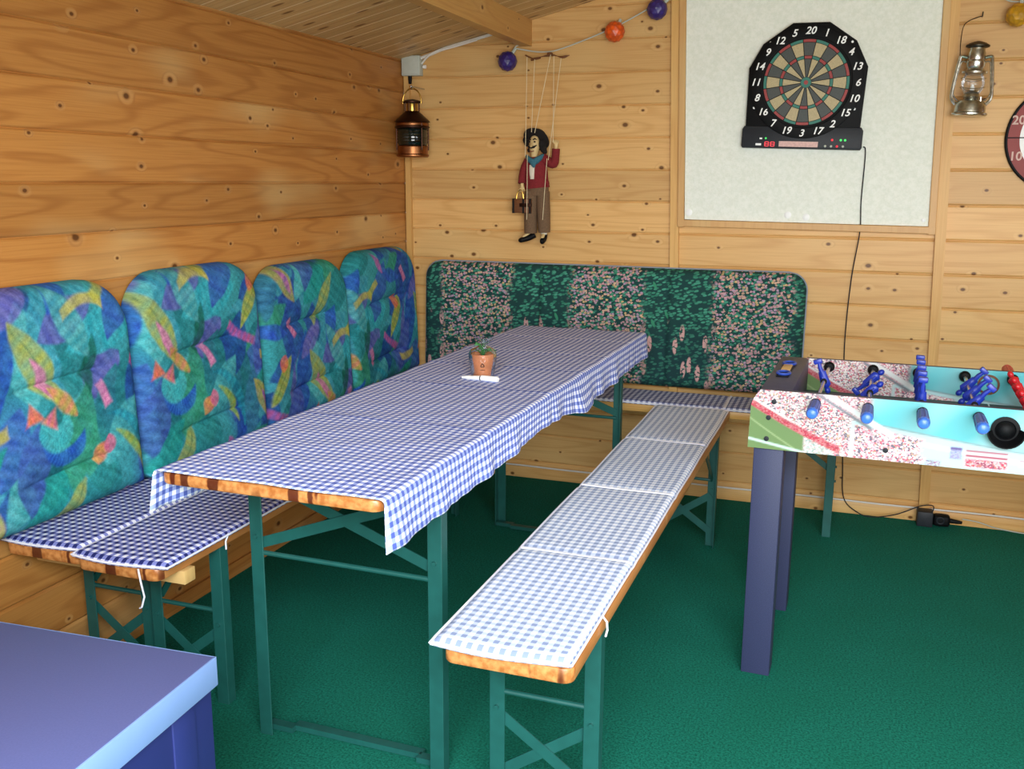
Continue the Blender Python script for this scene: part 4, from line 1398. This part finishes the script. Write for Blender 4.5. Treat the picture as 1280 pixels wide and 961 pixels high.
# ------------------------------------------------------------------ ball light string
sg = thing('string_lights', 'string of coloured ball lights draped across the top of the back wall', 'string lights')
cordp = [(.60, -.03, 1.945), (.545, -.05, 1.915), (.575, -.04, 1.905), (.66, -.035, 1.893), (.75, -.03, 1.905), (.97, -.035, 1.978), (1.15, -.035, 2.06), (1.35, -.03, 2.13), (1.8, -.03, 2.20), (2.2, -.03, 2.12), (2.40, -.03, 2.02), (2.47, -.03, 2.00), (2.70, -.03, 1.99)]
mb = MB(); mb.tube(spline(cordp, 6), .0028, 6); mb.build('cord', M_grey, sg)
for (x, z, ct, mm) in ((.512, 1.858, (.545, 1.915), M_purple), (.978, 1.958, (.985, 1.982), M_orange), (1.150, 2.036, (1.19, 2.075), M_purple), (2.462, 1.952, (2.47, 2.0), M_yellow)):
    mb = MB(); mb.ball((x, -.055, z), .042, 2)
    b_ = mb.build('lamp_ball', mm, sg, smooth=0)
    mb = MB(); d = (Vector((ct[0], -.04, ct[1])) - Vector((x, -.055, z))).normalized()
    mb.tube([Vector((x, -.055, z)) + d * .038, Vector((x, -.055, z)) + d * .062], .007, 8); mb.build('lamp_holder', M_grey, b_)

# ------------------------------------------------------------------ red round target at the right edge
tg = thing('round_target', 'round red and white target board cut off at the right edge', 'target', (2.664, -.0005, 1.525))
mb = MB(); mb.lathe([(.197, 0), (.197, .014), (.194, .017), (.188, .017)], (0, 0, 0), 72, 'y'); mb.build('rim', M_black, tg)
MRED = plain('red_target', '8f3430', .55, 0., .06, 20.)
mb = MB(); mb.lathe([(.188, 0.017), (.188, .019), (.148, .019), (.148, .017)], (0, 0, 0), 72, 'y', False); mb.build('outer_ring', MRED, tg, smooth=0)
mb = MB(); mb.lathe([(.148, 0.0165), (.148, .0185), (.08, .0185), (.08, .0165)], (0, 0, 0), 60, 'y', False); mb.build('white_ring', M_white, tg, smooth=0)
mb = MB(); mb.lathe([(.08, 0.0165), (.08, .019)], (0, 0, 0), 60, 'y'); mb.build('centre_disc', MRED, tg, smooth=0)
mb = MB(); mb.box((-.188, -.0205, -.002), (.188, -.019, .002)); mb.build('dividing_line', M_black, tg, smooth=0)
M_pinkish = plain('faded_white_print', 'd8b8ac', .6)
for it in (('20', -.157, .062, -.0196, .0), ('10', -.155, -.068, -.0196, .0)): text_mesh('numeral', [it], M_pinkish, tg, .045, 0.)

# ------------------------------------------------------------------ marionette
PXS, PZS = .0036, .00343


def pp(X, Y, y=-.06):     # puppet sheet coordinates -> metres
    px, py = X / 6., Y / 6.
    return Vector((.530 + px * PXS, y, 1.102 + (150 - py) * PZS))


mr = thing('marionette', 'moustached string puppet in red jacket and brown trousers hung on the back wall', 'puppet', pp(200, 900, 0))
O = mr.location.copy()


def mput(mb, name, mat, parent=mr, smooth=50):
    for v in mb.bm.verts: v.co -= O
    return mb.build(name, mat, parent, smooth)


# one continuous body grown with a skin modifier
J = {'hip': pp(205, 520), 'chest': pp(195, 330), 'neck': pp(183, 275), 'head': pp(180, 190), 'crown': pp(182, 110),
     'shl': pp(125, 310), 'ell': pp(95, 410, -.065), 'wrl': pp(98, 475, -.075), 'hal': pp(103, 500, -.078),
     'shr': pp(262, 290), 'elr': pp(330, 320, -.066), 'wrr': pp(348, 225, -.072), 'har': pp(350, 185, -.072),
     'hpl': pp(165, 540), 'knl': pp(158, 690, -.064), 'anl': pp(160, 830), 'tol': pp(110, 880, -.085),
     'hpr': pp(245, 540), 'knr': pp(255, 690, -.064), 'anr': pp(262, 835), 'tor': pp(262, 885, -.09)}
rad = {'hip': .026, 'chest': .028, 'neck': .012, 'head': .028, 'crown': .018, 'shl': .012, 'ell': .010, 'wrl': .007, 'hal': .008, 'shr': .012, 'elr': .010, 'wrr': .007, 'har': .008,
       'hpl': .019, 'knl': .015, 'anl': .009, 'tol': .008, 'hpr': .019, 'knr': .015, 'anr': .009, 'tor': .008}
E_ = [('hip', 'chest'), ('chest', 'neck'), ('neck', 'head'), ('head', 'crown'), ('chest', 'shl'), ('shl', 'ell'), ('ell', 'wrl'), ('wrl', 'hal'), ('chest', 'shr'), ('shr', 'elr'), ('elr', 'wrr'), ('wrr', 'har'),
      ('hip', 'hpl'), ('hpl', 'knl'), ('knl', 'anl'), ('anl', 'tol'), ('hip', 'hpr'), ('hpr', 'knr'), ('knr', 'anr'), ('anr', 'tor')]
names = list(J)
# five fingers on each hand
for hnd, up in (('hal', -1), ('har', 1)):
    h = J[hnd]
    for k, dx in enumerate((-.010, -.0055, -.001, .0035, .009)):
        a = f'{hnd}f{k}'; b_ = a + 't'
        ln = (.011, .017, .019, .017, .014)[k]
        J[a] = h + Vector((dx, -.002, up * .007)); J[b_] = h + Vector((dx * 1.5, -.010, up * (.007 + ln * .6)))
        rad[a] = .0028; rad[b_] = .0022
        E_ += [(hnd, a), (a, b_)]
names = list(J)
me = bpy.data.meshes.new('body')
me.from_pydata([J[k] - O for k in names], [(names.index(a), names.index(b)) for a, b in E_], [])
bo = bpy.data.objects.new('body', me); COL.objects.link(bo)
md = bo.modifiers.new('skin', 'SKIN'); md.use_smooth_shade = True
for i, k in enumerate(names):
    sv_ = me.skin_vertices[0].data[i]; sv_.radius = (rad[k], rad[k]); sv_.use_root = (k == 'hip')
bo.modifiers.new('sub', 'SUBSURF').levels = 2
bo.modifiers['sub'].render_levels = 2
bpy.context.view_layer.update()
me2 = bpy.data.meshes.new_from_object(bo.evaluated_get(bpy.context.evaluated_depsgraph_get()))
bpy.data.objects.remove(bo)
me2.materials.clear(); me2.materials.append(M_skin)
for p_ in me2.polygons: p_.use_smooth = True; p_.material_index = 0
bo = bpy.data.objects.new('body', me2); COL.objects.link(bo); bo.parent = mr

# face
mb = MB()
mb.tube([pp(178, 178, -.090), pp(178, 200, -.102), pp(178, 208, -.096)], [.003, .006, .004], 8); mb.build
mput(mb, 'nose', M_skin)
for s in (-1, 1):
    mb = MB(); mb.ball(pp(178 + s * 20, 165, -.088), .0042, 2)
    mput(mb, 'eye', M_hair)
    mb = MB()
    mb.tube([pp(178 + s * 8, 150, -.090), pp(178 + s * 22, 143, -.090), pp(178 + s * 34, 150, -.085)], [.0025, .0032, .0015], 6)
    mput(mb, 'eyebrow', M_hair)
mb = MB()
for s in (-1, 1):
    mb.tube([pp(178 - s * 1, 207, -.099), pp(178 + s * 20, 203, -.096), pp(178 + s * 34, 190, -.086)], [.005, .0045, .0015], 8)
mput(mb, 'moustache', M_hair)
mb = MB(); mb.tube([pp(162, 232, -.088), pp(178, 236, -.092), pp(194, 232, -.088)], .002, 6); mput(mb, 'mouth', plain('lip', '8a3a30', .6))
# hair and broad felt hat
mb = MB()
for (X, Y, r) in ((118, 175, .011), (112, 150, .014), (235, 180, .018), (245, 215, .015), (255, 235, .011), (135, 225, .008)):
    mb.ball(pp(X, Y, -.052), (r, r * 1.1, r * 1.2), 2)
mput(mb, 'hair', M_hair)
mb = MB()
c = pp(186, 148, -.048)
mb.lathe([(.056, .0), (.060, .004), (.056, .010), (.042, .012), (.040, .022), (.034, .034), (.018, .040), (.004, .041)], (0, 0, 0), 32)
T_ = Matrix.Translation(c) @ Matrix.Rotation(math.radians(-48), 4, 'X') @ Matrix.Rotation(math.radians(9), 4, 'Y')
for v in mb.bm.verts: v.co = T_ @ v.co
mput(mb, 'hat', M_hair)


def limb(mb, pts, rs, n=12):
    rs = [(b, a) for a, b in rs]      # width first, depth second
    mb.tube(spline(pts, 4), [rs[min(int(i / 4), len(rs) - 1)] if i % 4 == 0 else tuple(a + (b - a) * (i % 4) / 4 for a, b in zip(rs[i // 4], rs[min(i // 4 + 1, len(rs) - 1)])) for i in range((len(pts) - 1) * 4 + 1)], n)


mb = MB()
limb(mb, [pp(190, 275), pp(192, 310), pp(195, 380), pp(200, 450), pp(205, 505)], [(.024, .020), (.050, .030), (.052, .032), (.053, .033), (.057, .035)], 20)
limb(mb, [pp(138, 298), pp(112, 350, -.063), pp(97, 410, -.067), pp(95, 470, -.074)], [(.019, .019), (.018, .018), (.0165, .0165), (.017, .017)])
limb(mb, [pp(245, 285), pp(290, 310, -.063), pp(332, 325, -.067), pp(345, 270, -.07), pp(349, 215, -.072)], [(.023, .023), (.021, .021), (.019, .019), (.017, .017), (.017, .017)])
mb.ball(pp(284, 468, -.07), (.010, .012, .016), 2)
mput(mb, 'jacket', M_jacket)
mb = MB(); limb(mb, [pp(182, 335, -.091), pp(182, 380, -.093), pp(184, 438, -.093)], [(.012, .006), (.012, .006), (.009, .006)], 10); mput(mb, 'shirt', M_shirt)
mb = MB()
limb(mb, [pp(205, 440), pp(207, 500), pp(208, 560)], [(.046, .030), (.050, .032), (.050, .032)], 18)
limb(mb, [pp(166, 530), pp(160, 690, -.064), pp(160, 842, -.062)], [(.030, .030), (.029, .029), (.028, .028)], 14)
limb(mb, [pp(248, 530), pp(258, 690, -.064), pp(264, 835, -.062)], [(.030, .030), (.029, .029), (.026, .026)], 14)
mput(mb, 'trousers', M_trouser)
mb = MB(); limb(mb, [pp(262, 828, -.062), pp(262, 850, -.062)], [(.015, .015), (.014, .014)], 12); mput(mb, 'sock', M_shirt)
mb = MB()
limb(mb, [pp(188, 855, -.058), pp(150, 878, -.072), pp(100, 895, -.088), pp(88, 897, -.094)], [(.014, .016), (.013, .016), (.011, .013), (.005, .006)], 12); mput(mb, 'shoe', M_black)
mb = MB(); limb(mb, [pp(264, 850, -.056), pp(264, 885, -.070), pp(264, 900, -.094), pp(264, 904, -.102)], [(.015, .013), (.016, .013), (.013, .010), (.006, .005)], 12); mput(mb, 'shoe', M_black)
mb = MB()
limb(mb, [pp(132, 268, -.075), pp(160, 295, -.092), pp(195, 312, -.096), pp(230, 290, -.090), pp(256, 262, -.070)], [(.008, .006), (.013, .009), (.015, .010), (.013, .009), (.008, .006)], 10)
limb(mb, [pp(192, 305, -.098), pp(196, 330, -.100), pp(200, 352, -.096)], [(.015, .006), (.012, .006), (.004, .004)], 10)
mput(mb, 'scarf', M_scarf)


def P2(px, py, y):        # picture-sheet position (same sheet as the puppet) -> metres
    return pp((px - 640) * 6, (py - 150) * 6, y)


mb = MB(); tw = [P2(664, 79, -.05), P2(676, 76, -.055), P2(690, 74, -.05), P2(702, 77, -.052), P2(711, 75, -.05)]
mb.tube(spline(tw, 4), [.0035 + .002 * math.sin(i * 1.1) for i in range(17)], 8)
mb.tube(spline([P2(690, 74, -.045), P2(691, 73, -.075), P2(689, 74, -.10)], 4), .005, 8)
mb.tube(spline([P2(657, 73, -.05), P2(668, 78, -.052), P2(676, 77, -.052)], 4), .0032, 6)
mput(mb, 'control_bar', M_case)
for a, b_, y0, y1 in (((659, 75), (663, 195), -.05, -.105), ((669, 77), (669.5, 166), -.055, -.095), ((691.5, 75), (673, 167), -.09, -.09), ((692, 75), (695.5, 178), -.05, -.085), ((701, 77), (692, 200), -.05, -.11), ((665.5, 193), (665.5, 273), -.105, -.105), ((690, 198), (685, 273), -.105, -.10)):
    mb = MB(); A, B = P2(*a, y0), P2(*b_, y1)
    mb.tube([A, A.lerp(B, .5), B], .0014, 5); mput(mb, 'string', M_string)

sc_ = thing('toy_suitcase', 'tiny brown suitcase held in the puppet\'s hand', 'suitcase', pp(112, 690, -.085))
mb = MB(); mb.box((-.042, -.014, 0), (.042, .014, .060), .004); mb.build('case', M_case, sc_)
for x in (-.040, .006, .036):
    mb = MB(); mb.box((x - .005, -.0155, -.001), (x + .005, .0155, .0612), .001)
    mb.build('strap', M_hair, sc_)
mb = MB(); mb.box((-.012, -.0165, .026), (.042, .0165, .042), .002); mb.build('leather_band', M_copper_d, sc_)
mb = MB(); mb.tube([(-.014 + .016 * math.cos(a), 0, .058 + .040 * math.sin(a)) for a in np.linspace(0, PI, 14)], .0028, 8); mb.build('handle', M_brass, sc_)

# ------------------------------------------------------------------ flowerpot and marker on the table
ZT = TZ + .0055
fpz = thing('flowerpot', 'small terracotta pot with a sprout wrapped in cellophane on the tablecloth', 'flowerpot', (.920, -1.405, ZT))
mb = MB(); mb.lathe([(.029, 0), (.030, .001), (.0365, .052), (.038, .054), (.0385, .070), (.037, .072), (.034, .072), (.033, .058)], (0, 0, 0), 32, 'z'); pt = mb.build('pot', M_terra, fpz)
mb = MB()
ang0 = math.radians(-70)
for k in range(3):
    a = math.radians(90 + 120 * k); b_ = math.radians(90 + 120 * (k + 1))
    def onpot(u_, w_):
        r = .0305 + (.0365 - .0305) * ((w_) / .052) + .0008
        th_ = ang0 + u_ / r
        return (r * math.cos(th_), r * math.sin(th_), w_)
    A = (.008 * math.cos(a), .040 + .008 * math.sin(a)); B = (.008 * math.cos(b_), .040 + .008 * math.sin(b_))
    mb.tube([onpot(A[0] + (B[0] - A[0]) * t_, A[1] + (B[1] - A[1]) * t_) for t_ in (.1, .5, .85)], .0012, 5)
mb.tube([onpot(-.008 + .016 * t_, .026) for t_ in (0, .3, .6, 1)], .0008, 5)
mb.build('stamped_mark', M_soil, pt)
mb = MB(); mb.lathe([(.034, .060), (.020, .064), (.004, .066)], (0, 0, 0), 24); mb.build('soil', M_soil, fpz)
for k in range(9):
    a = k * 2.4; r = .010 + .006 * (k % 3); h = .078 + .007 * (k % 4)
    mb = MB(); dx, dy = math.cos(a), math.sin(a)
    mb.tube([(0, 0, .064), (dx * r * .6, dy * r * .6, h), (dx * r * 1.5, dy * r * 1.5, h + .006), (dx * r * 2, dy * r * 2, h + .001)], [(.001, .001), (.006, .0015), (.006, .0015), (.001, .0006)], 8)
    mb.build('leaf', M_leaf, fpz)
mb = MB(); n = 40; rings = []
for (r, z) in ((.034, .001), (.036, .02), (.0405, .05), (.042, .072), (.034, .084), (.014, .094), (.009, .100), (.017, .114), (.025, .122)):
    ring_ = []
    for k in range(n):
        a = 2 * PI * k / n; rr = r * (1 + .045 * math.sin(k * 2.7 + z * 90) + .03 * math.sin(k * 5.1 - z * 60))
        off = max(0, z - .09)
        ring_.append(mb.bm.verts.new((rr * math.cos(a) + off * .5, rr * math.sin(a), z + .002 * math.sin(k * 3))))
    rings.append(ring_)
for A, B in zip(rings, rings[1:]):
    for k in range(n): mb.bm.faces.new((A[k], A[(k + 1) % n], B[(k + 1) % n], B[k]))
mb.build('cellophane', M_cello, fpz, 60)

mk = thing('marker_pen', 'white marker with a black ring lying in front of the flowerpot', 'pen', (.940, -1.468, ZT), (0, 0, math.radians(-6)))
mb = MB(); mb.tube([(-.066, 0, .005), (-.050, 0, .006), (-.004, 0, .0075)], [.003, .0055, .0075], 14); mb.build('barrel', M_white, mk)
mb = MB(); mb.tube([(-.004, 0, .0075), (.000, 0, .0075)], .0073, 14); mb.build('ring', M_black, mk)
mb = MB(); mb.tube([(.000, 0, .0085), (.012, 0, .0085), (.052, 0, .0085), (.057, 0, .0085)], [.0082, .0088, .0088, .0070], 14); mb.build('cap', M_white, mk)
